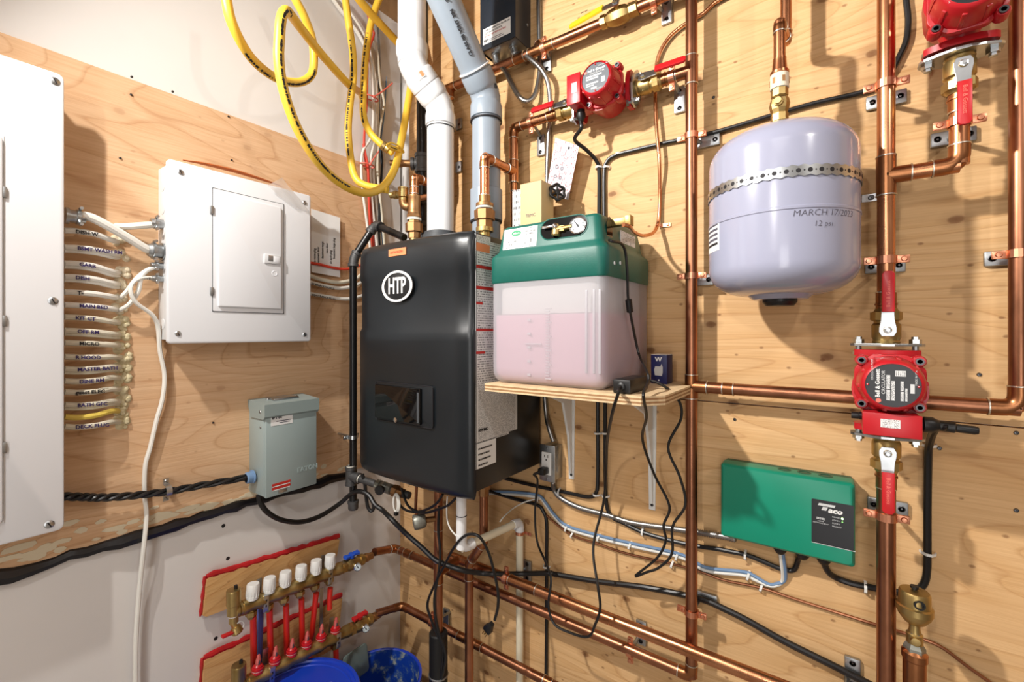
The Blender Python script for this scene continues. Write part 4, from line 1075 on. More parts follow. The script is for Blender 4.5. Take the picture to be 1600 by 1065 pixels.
    # terminal box on the opposite side of the motor
    bx = c - up*.0525 + fr*.052
    tb = mk('terminal_box', B().obox(bx, rt*.040, up*.0195, fr*.043, .004), red, t)
    mk('box_lid', B().obox(bx + fr*.044, rt*.041, up*.0205, fr*.003, .0015), red, tb)
    mk('box_label', B().obox(bx + fr*.0475 - rt*.002 + up*.003, rt*.0135, up*.0075, fr*.0003), M['print_s'], tb, smooth=False, uv=(bx - rt*.0155 - up*.0045, rt*.027, up*.015))
    mk('box_plug', B().lathe(bx - rt*.040 + up*.006, -rt, [(.0075, 0), (.0075, .004), (.0065, .005), (.0065, .016), (0, .016)], 14), M['black'], tb)
    return t, bx, rt
def gland(parent, p, d, r=.0085):
    mk('cord_grip', B().lathe(p, d, [(r*1.3, 0), (r*1.3, .006), (r*1.05, .007), (r*1.5, .008), (r*1.5, .020), (r*1.1, .026), (r*.8, .032), (0, .032)], 12), M['black'], parent)

# ================================================================== BOILER
bx0, bx1, bz0, bz1 = 0.215, 0.700, 0.972, 1.690
t = boiler = thing('boiler', 'tall black wall hung boiler with round white emblem', 'boiler', (0.45, 0, bz0))
mk('cabinet', B().box((bx0 + .004, -.343, bz0 + .022), (bx1 - .001, -.02, bz1 - .006), .003), M['black_cover'], t)
mk('mounting_rail', B().box((bx0 + .03, -.02, bz1 - .12), (bx1 - .03, 0.0, bz1 - .06)), M['galv'], t, smooth=False)
mk('mounting_rail', B().box((bx0 + .03, -.02, bz0 + .06), (bx1 - .03, 0.0, bz0 + .10)), M['galv'], t, smooth=False)
# curved front cover
prof = [(bz0, .024), (bz0 + .012, .006), (bz0 + .03, .0), (bz0 + .42, .0), (bz0 + .448, .0), (bz0 + .458, .008), (bz0 + .604, .008), (bz0 + .614, .0), (bz1 - .03, .002), (bz1 - .008, .010), (bz1, .026)]
def plan(ins):
    xa, xb = bx0 + ins*.3, bx1 - ins*.3; yb = -.341; r = .042; P = [(xa, yb)]
    yf = -.376 + ins*.7
    def bulge(x):
        q = (x - xa)/(xb - xa); return min(-.346, yf + .012*(abs(2*q - 1)**2.2))
    for k in range(1, 7):
        a = PI/2*k/7; P.append((xa + r*(1 - math.cos(a))*.8, bulge(xa) + .020*(1 - math.sin(a))*1.0 if bulge(xa) + .02*(1 - math.sin(a)) < -.3415 else -.3415))
    for k in range(0, 17):
        x = xa + r*.85 + (xb - xa - 2*r*.85)*k/16; P.append((x, bulge(x)))
    for k in range(6, 0, -1):
        a = PI/2*k/7; P.append((xb - r*(1 - math.cos(a))*.8, bulge(xb) + .020*(1 - math.sin(a)) if bulge(xb) + .02*(1 - math.sin(a)) < -.3415 else -.3415))
    P.append((xb, yb)); return P
b = B(); rings = []
for z, ins in prof: rings.append([b.bm.verts.new((x, y, z)) for x, y in plan(ins)])
for A, C in zip(rings, rings[1:]):
    for k in range(len(A) - 1): b.bm.faces.new([A[k], A[k + 1], C[k + 1], C[k]])
b.bm.faces.new(rings[0]); b.bm.faces.new(rings[-1])
mk('front_cover', b, M['black_cover'], t, sharp=0.9)
mk('cover_seam', B().box((bx1 - .0015, -.3432, bz0 + .02), (bx1 + .0004, -.3415, bz1 - .006)), M['ink'], t, smooth=False)
def yfront(x): 
    q = (x - bx0)/(bx1 - bx0); return -.376 + .012*(abs(2*q - 1)**2.2)
def BF(px, py, o=-.372):
    p = R(px, py, -o); return p
# display recess
pc = BF(632, 630); w = (BF(675, 630) - BF(587, 630)).length; h = (BF(632, 599).z - BF(632, 661).z)
yw = yfront(pc.x)
wf = mk('display_frame', B().prism(rrect(w, h, .008), (pc.x, yw + .003, pc.z), X, Z, -Y, .006, .002), M['black_cover'], t)
mk('frame_groove', B().tube([(pc.x + a, yw - .003, pc.z + c_) for a, c_ in rrect(w, h, .008)], .0012, 6, closed=True), M['ink'], wf)
pd = BF(625.5, 629.5); w2 = (BF(661, 630) - BF(591, 630)).length; h2 = BF(626, 603).z - BF(626, 657).z
dw = mk('display_window', B().prism(rrect(w2, h2, .004), (pd.x, yw - .002, pd.z), X, Z, -Y, .009, .002), M['black_gloss'], t)
mk('window_edge', B().obox((pd.x + w2*.46, yw - .0112, pd.z - .003), X*.004, Z*h2*.42, Y*.0006), M['pipe_grey_dark'], dw, smooth=False)
mk('window_pull', B().lathe((pd.x - .004, yw - .008, pd.z - h2/2 + .003), -Y, [(.007, 0), (.007, .004), (0, .005)], 14), M['chrome'], dw)
# emblem
pe = BF(623.5, 447.5); re = .046
ye = yfront(pe.x) + .003
em = mk('emblem', B().lathe((pe.x, ye, pe.z), -Y, [(re, 0), (re, .006), (re*.98, .0065), (0, .0065)], 40, ref=X, sx=1.45), M['black'], t)
mk('emblem_ring', B().lathe((pe.x, ye - .0065, pe.z), -Y, [(re*.86, 0), (re*.86, .002), (re*1.0, .002), (re*1.0, 0)], 44, ref=X, sx=1.45), M['label'], em)
text('HTP', .066, (pe.x - .0005, ye - .0068, pe.z), X, Z, M['label'], em, align='CENTER', ext=.0012, bold=.0014, sx=.64)
po = BF(622.5, 394); 
yo = yfront(po.x)
st = mk('orange_sticker', B().obox((po.x, yo + .001, po.z), X*.038, Z*.0105, Y*.0024), M['orange_tag'], t, smooth=False)
text('AUTHORIZED', .009, (po.x - .030, yo - .0016, po.z), X, Z, M['red_ink'], st)
# side labels on the right side of the cabinet
sx = bx1 - .0008
def S(px, py): return L(px, py, bx1)
def slabel(name, px0, px1, py0, py1, m, parent, lift=0.0006):
    ya, yb = S(px0, py0).y, S(px1, py0).y; za, zb = S(px0, py1).z, S(px0, py0).z
    return mk(name, B().box((sx, ya, za), (sx + lift, yb, zb)), m, parent, smooth=False, uv=((sx, ya, za), (0, yb - ya, 0), (0, 0, zb - za)))
tall = slabel('warning_label', 743.5, 795, 372, 694, M['print_l'], t)
slabel('rating_label', 743.5, 808, 604, 690, M['print_l'], t, .0009)
sm = slabel('notice_label', 743.5, 775, 693, 734, M['label'], t)
for i, w in enumerate(('FOR INDOOR INSTALLATION', 'IN CLOSET OR ALCOVE', 'ON COMBUSTIBLE FLOOR', 'FOR USE WITH GAS')):
    text(w, .0062, S(747, 702 + i*8.5) + X*.001, Y, Z, M['ink'], sm, sx=.72)
for (p0, p1, q0, q1, m) in ((744, 765, 378, 391, 'orange_tag'), (744, 775, 413, 418, 'red_ink'), (744, 775, 446, 451, 'red_ink'), (744, 754, 471, 475, 'red_ink'), (744, 775, 513, 517, 'red_ink'), (744, 758, 549, 553, 'red_ink')):
    slabel('label_band', p0, p1, q0, q1, M[m], tall, .0013)
slabel('barcode', 744, 766, 365, 375, M['print_s'], tall, .0012)
text('HTP INC.', .010, S(747, 673) + X*.0016, Y, Z, M['ink'], t, bold=.0003)
# flue collar and ports on top
def port_x(px, o): return R(px, 500, o).x
wx, wo = 0.402, .172
mk('flue_collar', B().lathe((wx, -wo, bz1 - .008), Z, [(.06, 0), (.06, .058), (.054, .060), (.054, .068), (.046, .070)], 32), M['pipe_grey_dark'], t)
mk('flue_collar', B().lathe((.58, -.15, bz1 - .008), Z, [(.058, 0), (.058, .018), (.05, .022), (.046, .024)], 32), M['pipe_grey_dark'], t)

# ================================================================== VENT PIPES
def vent(label, name, pts, r, m, bell=0.058, hubs=True):
    t = thing(name, label, 'vent pipe', pts[0]); pts = [V(p) for p in pts]
    for A, C in zip(pts, pts[1:]): mk('pipe', B().cyl(A, C, r, None, 32), m, t)
    for i in range(1, len(pts) - 1):
        p = pts[i]; d0 = (p - pts[i - 1]).normalized(); d1 = (pts[i + 1] - p).normalized()
        A, C = p - d0*.03, p + d1*.03
        P = [A] + [A*(1 - q)**2 + p*2*q*(1 - q) + C*q*q for q in (.2, .35, .5, .65, .8)] + [C]
        e = mk('elbow', B().tube(P, r*1.03, 32), m, t)
        for q, d in ((p - d0*.03, -d0), (p + d1*.03, d1)):
            mk('hub', B().lathe(q - d*.006, d, [(r*1.02, 0), (r*1.09, .006), (r*1.12, .012), (r*1.12, bell - .004), (r*1.10, bell), (r*1.0, bell)], 32), m, e)
    return t
pA = V((wx, -wo, bz1 + .012)); pB = V((wx, -wo, 2.175)); pC = V((.372, -.27, 2.272)); pD = V((.372, -.27, 2.95))
vt = vent('white vent pipe with two offset elbows rising from the boiler', 'white_vent', [pA, pB, pC, pD], .0445, M['pvc'], .045)
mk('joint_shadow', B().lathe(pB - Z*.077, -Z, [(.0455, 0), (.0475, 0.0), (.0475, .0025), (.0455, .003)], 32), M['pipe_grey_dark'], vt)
d = (pC - pB).normalized()
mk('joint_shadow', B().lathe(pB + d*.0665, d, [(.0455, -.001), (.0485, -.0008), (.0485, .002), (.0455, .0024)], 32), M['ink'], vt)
q = pB.lerp(pC, .74); nn = (CAM - q).normalized(); nn = (nn - d*nn.dot(d)).normalized(); ww = d.cross(nn)
lb = mk('label', B().obox(q + nn*.0503 + ww*.004, ww*.013, d*.011, nn*.0006), M['print_s'], vt, smooth=False, uv=(q - ww*.009 - d*.011, ww*.026, d*.022))
mk('label_block', B().obox(q + nn*.0508 + ww*.011, ww*.005, d*.008, nn*.0006), M['orange_tag'], vt, smooth=False)
gA = V((.58, -.15, bz1 + .01)); gB = V((.58, -.15, 2.163)); gC = gB + V((0, -.62, .62))
gt = vent('grey vent pipe bending towards the ceiling right of the white one', 'grey_vent', [gA, gB, gC], .0445, M['cpvc_grey'], .05)
mk('joint_line', B().lathe(gB + V((0, -.0212 - .036, .0212 + .036)), V((0, -1, 1)), [(.0446, 0), (.0506, .0), (.0506, .003), (.0446, .004)], 32), M['pvc'], gt)
mk('joint_line', B().lathe(gB - Z*.082, -Z, [(.046, -.002), (.0502, -.002), (.0502, .002), (.046, .002)], 32), M['ink'], gt)
q = L(760, 300, .58); zz = 1.80
mk('coupling', B().lathe((.58, -.15, 1.765), Z, [(.0446, 0), (.0475, .002), (.0505, .003), (.0505, .099), (.0475, .102), (.0446, .102)], 32), M['cpvc_grey'], gt)
mk('joint_line', B().lathe((.58, -.15, 1.763), Z, [(.0446, 0), (.0496, .0), (.0496, .003), (.0446, .004)], 32), M['ink'], gt)
screw(gt, gB + V((.046, -.012, .012)), V((1, -.25, 0)), .008, M['pipe_grey_dark'], 'test_plug')
dg = (gC - gB).normalized(); nn = (CAM - gB.lerp(gC, .4)).normalized(); nn = (nn - dg*nn.dot(dg)).normalized(); ww = dg.cross(nn)
n2 = (nn*.9 - ww*.44*-1).normalized()
for s0, w in ((.12, 'CLASS IIB VENT 3IN'), (.26, 'SYSTEM 636')):
    text(w, .014, gB + dg*(s0) + nn*.0449 + ww*.008, dg, nn.cross(dg), M['ink'], gt, ext=.0012)

# ================================================================== PIPES ON TOP OF THE BOILER
rp = .0143
# left (supply) port: union, brass tee with air vent, copper elbow to the wall
t = thing('supply_riser', 'bronze and copper riser with side air vent behind the yellow tubing', 'pipe fitting', (.318, -.212, bz1 - .006))
px_, po_ = .318, -.212
def zR(px, py, o): return R(px, py, o).z
mk('nipple', B().cyl((px_, po_, bz1 - .01), (px_, po_, bz1 + .05), .0165, None, 16), M['brass'], t)
o0 = V((px_, po_, bz1 + .045))
ze = zR(648, 277, .212)
mk('union', B().lathe(o0, Z, [(.02, 0), (.02, .02), (.029, .022), (.029, .050), (.021, .054), (.021, .06)], 8), M['bronze'], t, smooth=False)
mk('union_ring', B().lathe(o0 + Z*.06, Z, [(.02, 0), (.024, .001), (.024, .008), (.02, .009)], 20), M['teflon'], t)
mk('hex_bush', B().lathe(o0 + Z*.069, Z, [(.019, 0), (.024, .001), (.024, .011), (.019, .012)], 6), M['bronze'], t, smooth=False)
mk('tee_body', B().lathe(o0 + Z*.078, Z, [(.019, 0), (.0215, .004), (.0215, .012), (.0205, .014), (.0205, .056), (.0215, .058), (.0215, .066), (.016, .068)], 22), M['bronze'], t)
zt2 = o0.z + .146
run(t, [V((px_, po_, zt2 - .01)), V((px_, po_, ze)), V((px_, -.05, ze)), V((px_, -.05, ze + .3))], rp, M['copper'])
ring_joint(t, (px_, po_, zt2 + .004), Z, rp*1.06)
sd = V((-.86, -.35, 0)).normalized()
q = o0 + Z*.112
fitting_bend(t, q + sd*.040 - Z*.004, sd, Z, .0125, M['bronze'], .022, 'street_elbow', 1.2, False)
mk('nipple', B().cyl(q, q + sd*.02 - Z*.003, .013, None, 16), M['bronze'], t)
mk('relief_body', B().lathe(q + sd*.040 + Z*.016, Z, [(.014, 0), (.0155, .002), (.0155, .010), (.012, .012), (.0165, .014), (.0165, .040), (.018, .041), (.018, .046), (.012, .048), (0, .048)], 20), M['brass'], t)
hp_ = q + sd*.040 + Z*.040
mk('hose_fitting', B().lathe(hp_, sd + V((0, .0, .0)), [(.011, .01), (.011, .022), (.014, .023), (.014, .034), (.011, .035), (.011, .048)], 12), M['brass'], t)
# black iron riser behind it
it = thing('iron_riser', 'black iron pipe riser with tee behind the white vent', 'pipe', R(659, 372, .09))
ix = R(660, 200, .09).x
iz = [zR(659, y, .09) for y in (378, 350, 316, 286, 246, -30)]
mk('pipe', B().cyl((ix, -.09, iz[0]), (ix, -.09, iz[5]), .0215, None, 22), M['black_pipe'], it)
mk('tee', B().lathe((ix, -.09, iz[4] - .06), Z, [(.022, 0), (.029, .001), (.029, .012), (.026, .014), (.026, .056), (.029, .058), (.029, .07), (.022, .071)], 22), M['iron'], it)
sdir = V((-.75, -.65, 0)).normalized(); tq = V((ix, -.09, iz[4] - .025))
mk('outlet', B().lathe(tq, sdir, [(.02, .01), (.02, .03), (.023, .031), (.023, .042), (.015, .043)], 18), M['iron'], it)
mk('brass_nipple', B().lathe(tq + sdir*.043, sdir, [(.013, 0), (.013, .03), (.0155, .031), (.0155, .045), (.011, .046), (.011, .075)], 12), M['bronze'], it)
for z in (iz[2], iz[1], (iz[0] + iz[1])/2):
    mk('collar', B().lathe((ix, -.09, z - .012), Z, [(.0215, 0), (.027, .001), (.027, .018), (.0215, .02)], 22), M['iron'], it)
mk('copper_stub', B().cyl((ix - .02, -.14, iz[2] - .0), (ix + .09, -.12, iz[2] - .0), .0115, None, 14), M['copper'], it)
# right (return) port with union, copper elbow to the wall tee and up to the middle pump
ro_, rx = .212, .6235
t = thing('return_riser', 'copper riser with large bronze union standing on the boiler beside the green feeder', 'pipe', (rx, -ro_, bz1 - .008))
o0 = V((rx, -ro_, bz1 + .004))
mk('nipple', B().lathe(o0, Z, [(.017, 0), (.017, .024), (.026, .024), (.026, .036), (.02, .037)], 18), M['brass'], t)
mk('union', B().lathe(o0 + Z*.036, Z, [(.02, 0), (.024, .001), (.024, .022), (.0305, .023), (.0315, .05), (.027, .054), (.021, .056)], 8), M['bronze'], t, smooth=False)
mk('union_ring', B().lathe(o0 + Z*.091, Z, [(.02, 0), (.025, .001), (.025, .007), (.019, .008)], 20), M['teflon'], t)
mk('adapter', B().lathe(o0 + Z*.098, Z, [(.019, 0), (.0265, .001), (.0265, .010), (.019, .012), (.017, .014), (.017, .034)], 12), M['bronze'], t)
zel = zR(757, 252, .212) + .003
PO = .062      # how far the pump line stands off the wall
zp1 = zR(1000, 148, PO)
tz = zR(803, 268, PO)
lx = R(805, 205, PO).x
run(t, [o0 + Z*.12, V((rx, -ro_, tz)), V((rx, -PO, tz)), V((rx, -PO, tz))][:3], rp, M['copper'])
tee(t, (rx, -PO, tz), Z, -Y, rp)
ring_joint(t, o0 + Z*.132, Z, rp*1.06)
zel2 = R(805, 200, PO).z
zpl = R(860, 195, PO).z
mk('pipe', B().cyl((rx, -PO, tz), (rx, -PO, zpl), rp, None, 18), M['copper'], t)
mk('pipe', B().cyl((rx, -PO, tz), (rx, -PO, tz - .30), rp*.75, None, 18), M['copper'], t)
coupling(t, (rx, -PO, tz - .05), Z, rp*.75)

# ================================================================== COPPER PIPES ON THE RIGHT WALL
FR = -Y
XV = R(1080.5, 500, PO).x
zA, zM, zP = .545, 1.281, 2.083
PQ = .115; XQ = 1.554
p1c = V((.945, -PO, zP)); p2c = V((XQ, -PQ, 1.3057)); p3c = V((1.657, -PQ, 2.012))
t = thing('copper_pipe', 'long upright copper pipe left of the grey expansion tank', 'pipe', (XV, -PO, zA))
cornerA = R(617, 856, .09)
mk('pipe', B().cyl((XV, -PO, zA), (XV, -PO, 2.72), rp, None, 20), M['copper_old'], t)
tee(t, (XV, -PO, zP), Z, -X, rp, material=M['copper_old']); tee(t, (XV, -PO, zM), Z, X, rp, material=M['copper_fit'], half=.030)
run(t, [(XV, -PO, zA + .1), (XV, -PO, zA), cornerA, e1], rp*.98, M['copper_old'])
tag(t, 'long upright copper pipe left of the grey expansion tank, bending into the upper return pipe', 'pipe')
coupling(t, (V((XV, -PO, zA)).lerp(cornerA, .93)), cornerA - V((XV, -PO, zA)), rp)
XE = R(1593, 500, PO).x
t = thing('copper_pipe', 'copper pipe passing behind the middle right pump and turning up at the right edge', 'pipe', (XV + .03, -PO, zM))
run(t, [(XV + .04, -PO, zM), (XE, -PO, zM), (XE, -PO, 2.72)], rp, M['copper_old'], reach=.04)
coupling(t, (XV + .085, -PO, zM), X, rp*.97, half=.012)
# pipe through the middle right pump
t = thing('copper_pipe', 'upright copper pipe above the middle right pump with a branch to the top pump', 'pipe', (XQ, -PQ, 1.5))
zb3 = R(1385, 275, PQ).z
mk('pipe', B().cyl((XQ, -PQ, 1.485), (XQ, -PQ, 2.72), rp, None, 20), M['copper'], t)
tee(t, (XQ, -PQ, zb3), Z, X, rp, half=.038)
run(t, [(XQ + .03, -PQ, zb3), (p3c.x, -PQ, zb3), (p3c.x, -PQ, 1.83)], rp, M['copper'], reach=.036)
t = thing('copper_pipe', 'upright copper pipe below the middle right pump', 'pipe', (XQ, -PQ, FLOOR))
mk('pipe', B().cyl((XQ, -PQ, FLOOR), (XQ, -PQ, 1.125), rp*1.06, None, 20), M['copper_old'], t)
# upper pipe
uo = .05; zu = 2.311
t = thing('copper_pipe', 'copper pipe along the top of the right wall with a yellow valve', 'pipe', (.30, -uo, zu))
mk('pipe', B().cyl((.30, -uo, zu), (1.9, -uo, zu), rp, None, 20), M['copper_old'], t)
tee(t, (R(846, 70, uo).x, -uo, zu), X, V((-.5, .2, .8)), rp, rp*.8, half=.045)
coupling(t, (R(812, 90, uo).x, -uo, zu), X, rp, half=.02)
tee(t, (.33, -uo, zu), X, -Z, rp, half=.03)
vx = R(968, 28, uo).x
va = thing('shutoff_valve', 'brass ball valve with a yellow lever on the top copper pipe', 'valve', (vx, -uo, zu))
mk('body', B().lathe((vx - .055, -uo, zu), X, [(.0165, 0), (.019, .001), (.019, .016), (.0165, .018), (.022, .03), (.0245, .045), (.0245, .062), (.022, .076), (.0165, .084), (.019, .086), (.019, .108), (.0165, .11)], 8), M['brass'], va)
sv = V((vx, -uo, zu)); nv = V((0, -.9, .44)).normalized()
mk('stem', B().cyl(sv + nv*.018, sv + nv*.042, .0065, None, 12), M['brass'], va)
lv = mk('lever', B().prism([(.012, -.010), (-.03, -.009), (-.048, -.009), (-.048, .009), (-.03, .009), (.012, .010)], sv + nv*.034, X, nv.cross(X), nv, .0025), M['zinc'], va, smooth=False)
mk('nut', B().lathe(sv + nv*.036, nv, [(.0075, 0), (.0075, .005), (.004, .006), (.004, .009), (0, .009)], 6), M['zinc'], lv, smooth=False)
gq = sv + nv*.0345 - X*.036
gd = V((-1, 0, 0)) - nv*.10
gp = mk('grip', B().prism([(0, -.011), (.07, -.0115), (.104, -.010), (.110, -.004), (.110, .004), (.104, .010), (.07, .0115), (0, .011)], gq, gd, gd.cross(nv), nv, .007, .002), M['yellow_vinyl'], lv)
text('Anvil', .010, gq - X*.062 + nv*.0145 - nv.cross(X)*-.0, X, nv.cross(X), M['ink'], lv)
# pump line valves and pumps
t, bx_, rt_ = pump('red circulator pump lying sideways at the top, its grey plate facing out', p1c, X, FR, rp, M['grey_plate'])
gland(t, bx_ + rt_*.040, rt_)
v1_ = thing('isolation_valve', 'bronze valve with red lever right of the sideways red pump', 'valve', p1c + X*.0855)
flange_plate(v1_, p1c + X*.0855, X, -rt_*.93 + FR*-.35, rp); iso_valve(v1_, p1c + X*.0905, X, V((0, -.93, .36)), rp, X, M['red_vinyl'])
v2_ = thing('isolation_valve', 'bronze valve with red lever left of the sideways red pump', 'valve', p1c - X*.0855)
flange_plate(v2_, p1c - X*.0855, -X, -rt_*.93 + FR*-.35, rp); iso_valve(v2_, p1c - X*.0905, -X, V((0, -.93, .36)), rp, -X, M['red_vinyl'])
t = thing('copper_pipe', 'short copper pipe and elbow joining the sideways pump to the boiler riser', 'pipe', (rx, -PO, zP))
run(t, [(p1c.x - .185, -PO, zP), (rx, -PO, zP), (rx, -PO, tz + .04)], rp*.995, M['copper'], reach=.034)
t = thing('copper_pipe', 'short copper stub between the sideways pump and the long upright pipe', 'pipe', (p1c.x + .185, -PO, zP))
mk('pipe', B().cyl((p1c.x + .185, -PO, zP), (XV - .035, -PO, zP), rp*.995, None, 18), M['copper'], t)
t, bx_, rt_ = pump('red circulator pump in the middle right with a round black plate', p2c, Z, FR, rp, M['nameplate'])
gland(t, bx_ + X*.040, X, .0095)
v3_ = thing('isolation_valve', 'bronze valve with upright red lever above the middle right pump', 'valve', p2c + Z*.0855)
flange_plate(v3_, p2c + Z*.0865, Z, X, rp); iso_valve(v3_, p2c + Z*.0915, Z, FR, rp, Z, M['red_vinyl'], 'Bell & Gossett')
v4_ = thing('isolation_valve', 'bronze valve with hanging red lever below the middle right pump', 'valve', p2c - Z*.0855)
flange_plate(v4_, p2c - Z*.0865, -Z, X, rp); iso_valve(v4_, p2c - Z*.0915, -Z, FR, rp, -Z, M['red_vinyl'], 'Bell & Gossett')
t, bx_, rt_ = pump('red circulator pump cut off by the top right edge of the picture', p3c, -Z, FR, rp, M['nameplate'])
v5_ = thing('isolation_valve', 'bronze valve with hanging red lever under the top right pump', 'valve', p3c - Z*.0855)
flange_plate(v5_, p3c - Z*.0865, -Z, X, rp); iso_valve(v5_, p3c - Z*.0915, -Z, FR, rp, -Z, M['red_vinyl'], 'Bell & Gossett')
# lower pipes
zB_ = R(1000, 985, .10).z
xB = R(703, 868, .10).x
t = thing('copper_pipe', 'thick bright copper pipe running low along the right wall', 'pipe', (xB, -.10, zB_))
mk('pipe', B().cyl((xB, -.10, zB_), (3.2, -.10, zB_), rp*1.08, None, 20), M['copper'], t)
coupling(t, (R(797, 905, .10).x + .05, -.10, zB_), X, rp*1.06, half=.05)
c2 = R(628, 946, .12)
t = thing('copper_pipe', 'lowest copper pipe running from the red handled manifold valve along the right wall', 'pipe', c2)
cend = R(900, 1088, .07)
run(t, [e2, c2, cend, cend + (cend - c2)], rp*.95, M['copper_old'], joints=False)
coupling(t, c2.lerp(cend, .45), cend - c2, rp*.93, half=.05)
coupling(t, c2.lerp(cend, .87), cend - c2, rp*.93, half=.014)
# upright under the boiler
o1 = .15
zt_ = bz0 + .03
t = thing('copper_pipe', 'upright copper pipe under the boiler right of the hanging plug cord loop', 'pipe', R(733, 1060, o1))
a_, b_, c_ = R(756, 790, o1), R(756, 846, o1), R(733, 880, o1)
a_ = V((b_.x, -o1, zt_))
run(t, [a_, b_, c_, V((c_.x, -o1, FLOOR))], rp*.98, M['copper_old'], reach=.02)
mk('union', B().lathe(V((b_.x, -o1, bz0 + .015)), -Z, [(.018, 0), (.018, .012), (.027, .013), (.027, .034), (.019, .036), (.019, .05), (.024, .051), (.024, .062), (.017, .064), (.017, .085)], 8), M['bronze'], t, smooth=False)
coupling(t, c_ - Z*.03, Z, rp, half=.02)
xd = R(685, 830, .2).x
t = thing('copper_pipe', 'dark upright copper pipe under the boiler ending in black foam', 'pipe', (xd, -.2, FLOOR))
zs = R(683, 985, .2).z
mk('pipe', B().cyl((xd, -.2, zs - .01), (xd, -.2, zt_), rp, None, 18), M['copper_old'], t)
tee(t, (xd, -.2, zB_ + .0), Z, V((.0, 1, .0)), rp)
ring_joint(t, (xd, -.2, R(685, 818, .2).z - .02), Z, rp)
fs = mk('foam_sleeve', B().lathe((xd, -.2, FLOOR), Z, [(.03, 0), (.03, zs - FLOOR - .004), (.027, zs - FLOOR), (.012, zs - FLOOR)], 24), M['foam_black'], t)
mk('tie', B().lathe((xd, -.2, R(683, 1053, .2).z), Z, [(.0302, 0), (.0325, .001), (.0325, .005), (.0302, .006)], 24), M['galv'], fs)
mk('stub', B().cyl((xd, -.19, zB_), (xd, -.10, zB_), rp, None, 16).cyl((xd, -.10, zB_), (xB + .01, -.10, zB_), rp, None, 16), M['copper_old'], t)
# pressure gauge fitting under the boiler
q = R(651, 815, .26)
t = thing('pressure_sensor', 'round silver gauge body hanging under the boiler beside the dark upright pipe', 'gauge', q)
dr_ = V((-.55, -.8, -.12)).normalized()
mk('body', B().lathe(q - dr_*.03, dr_, [(0, 0), (.014, 0), (.022, .004), (.0245, .012), (.0245, .034), (.022, .040), (.006, .042), (0, .042)], 24), M['gauge_grey'], t)
mk('stem', B().cyl(q - dr_*.02, V((xd, -.2, q.z)), .009, None, 12), M['bronze'], t)
b = B()
for s in (-1, 1): b.ball(q + dr_*.0115 + Z*(.012 + s*.004), .0022, 8)
mk('hole_marks', b, M['ink'], t)
P = [q + Z*.024, q + Z*.05 - X*.004, V((q.x - .006, q.y + .01, bz0 + .03))]
mk('capillary', B().tube(smooth_path(P, 5), .005, 8), M['copper_old'], t)
for lab, pts, r, m in (('black wire loop sagging lowest under the boiler', [(619, 762), (621, 778), (626, 790), (638, 798), (655, 799), (672, 793), (684, 784), (692, 772)], .004, 'rubber'),
                       ('second black wire loop sagging under the boiler', [(627, 762), (631, 775), (638, 790), (650, 798), (664, 801), (682, 796), (700, 789), (712, 778)], .004, 'rubber'),
                       ('thin white wire sagging under the boiler to the white drain pipe', [(699, 775), (698, 795), (699, 812), (704, 826), (714, 838)], .0024, 'white_cable')):
    cable('wire_loop', lab, 'wire', rpts([(a, b_, .27) for a, b_ in pts]), r, M[m])
for k in range(3):
    P = [R(618, 786, .29) + X*(.010 + .003*k)*math.cos(a) + Z*(.026 + .002*k)*math.sin(a) + Y*.002*k for a in [2*PI*j/18 for j in range(18)]]
    if k == 0: wc = thing('wire_coil', 'small white wire coil hanging under the left corner of the boiler', 'wire', P[0])
    mk('turn', B().tube(P, .0026, 6, closed=True), M['white_cable'], wc)
mk('wire_tie', B().obox(R(619, 802, .29), X*.006, Z*.006, Y*.006, .002), M['black'], wc)

# ------------------------------------------------------------------ hangers
def hg(lab, p, axis, plate_px, plate=None, r=rp):
    hanger(lab, p, axis, r, plate, R(plate_px[0], plate_px[1]))
hg('hanger on the upright pipe above the middle right pump, near the picture top', V((XQ, -PQ, R(1385, 132, PQ).z)), Z, (1384, 158))
hg('hanger on the upright pipe level with the upright red lever', V((XQ, -PQ, R(1385, 406, PQ).z)), Z, (1382, 416))
hg('hanger on the upright pipe behind the hanging red lever right of the green relay box', V((XQ, -PQ, R(1385, 806, PQ).z)), Z, (1386, 789))
hg('hanger on the long upright pipe where the black cable crosses it', V((XV, -PO, R(1083, 212, PO).z)), Z, (1104, 223))
hg('hanger on the long upright pipe at the lower left of the grey tank', V((XV, -PO, R(1080, 431, PO).z)), Z, (1094, 438))
hg('hanger near the bottom of the long upright pipe', V((XV, -PO, R(1078, 955, PO).z)), Z, (1100, 931))
hg('hanger on the pipe at the right edge of the picture', V((XE, -PO, R(1593, 396, PO).z)), Z, (1575, 403))
hg('hanger under the top right pump beside the hanging lever', V((p3c.x, -PQ, R(1502, 190, PQ).z)), Z, (1488, 216))
hg('hanger on the top copper pipe right of the yellow valve', V((R(1022, 4, uo).x, -uo, zu)), X, (1043, 20), Z)
hg('hanger on the top copper pipe right of the black control box', V((R(850, 70, uo).x, -uo, zu)), X, (857, 98), Z)
hg('hanger right of the sideways pump, under its right red lever', V((R(1050, 128, PO).x, -PO, zP)), X, (1063, 158), Z)
hg('hanger left of the sideways pump, under its left red lever', V((R(830, 200, PO).x, -PO, zP)), X, (847, 228), Z)
hg('hanger on the thick low pipe near the white drain pipe', V((R(791, 905, .10).x, -.10, zB_)), X, (826, 890), Z, rp*1.08)
xa_ = R(985, 1010, PO).x
hg('hanger on the low return pipe left of its end elbow', V((xa_, -PO, zA)), X, (1003, 986), Z)
hg('hanger on the thick low pipe at the lower right', V((R(1318, 1108, .10).x, -.10, zB_)), X, (1332, 1048), Z, rp*1.08)
q = c2.lerp(cend, (R(676, 972, .11).x - c2.x)/(cend.x - c2.x))
hg('hanger on the lowest pipe just above the black foam', q, X, (699, 963), Z)
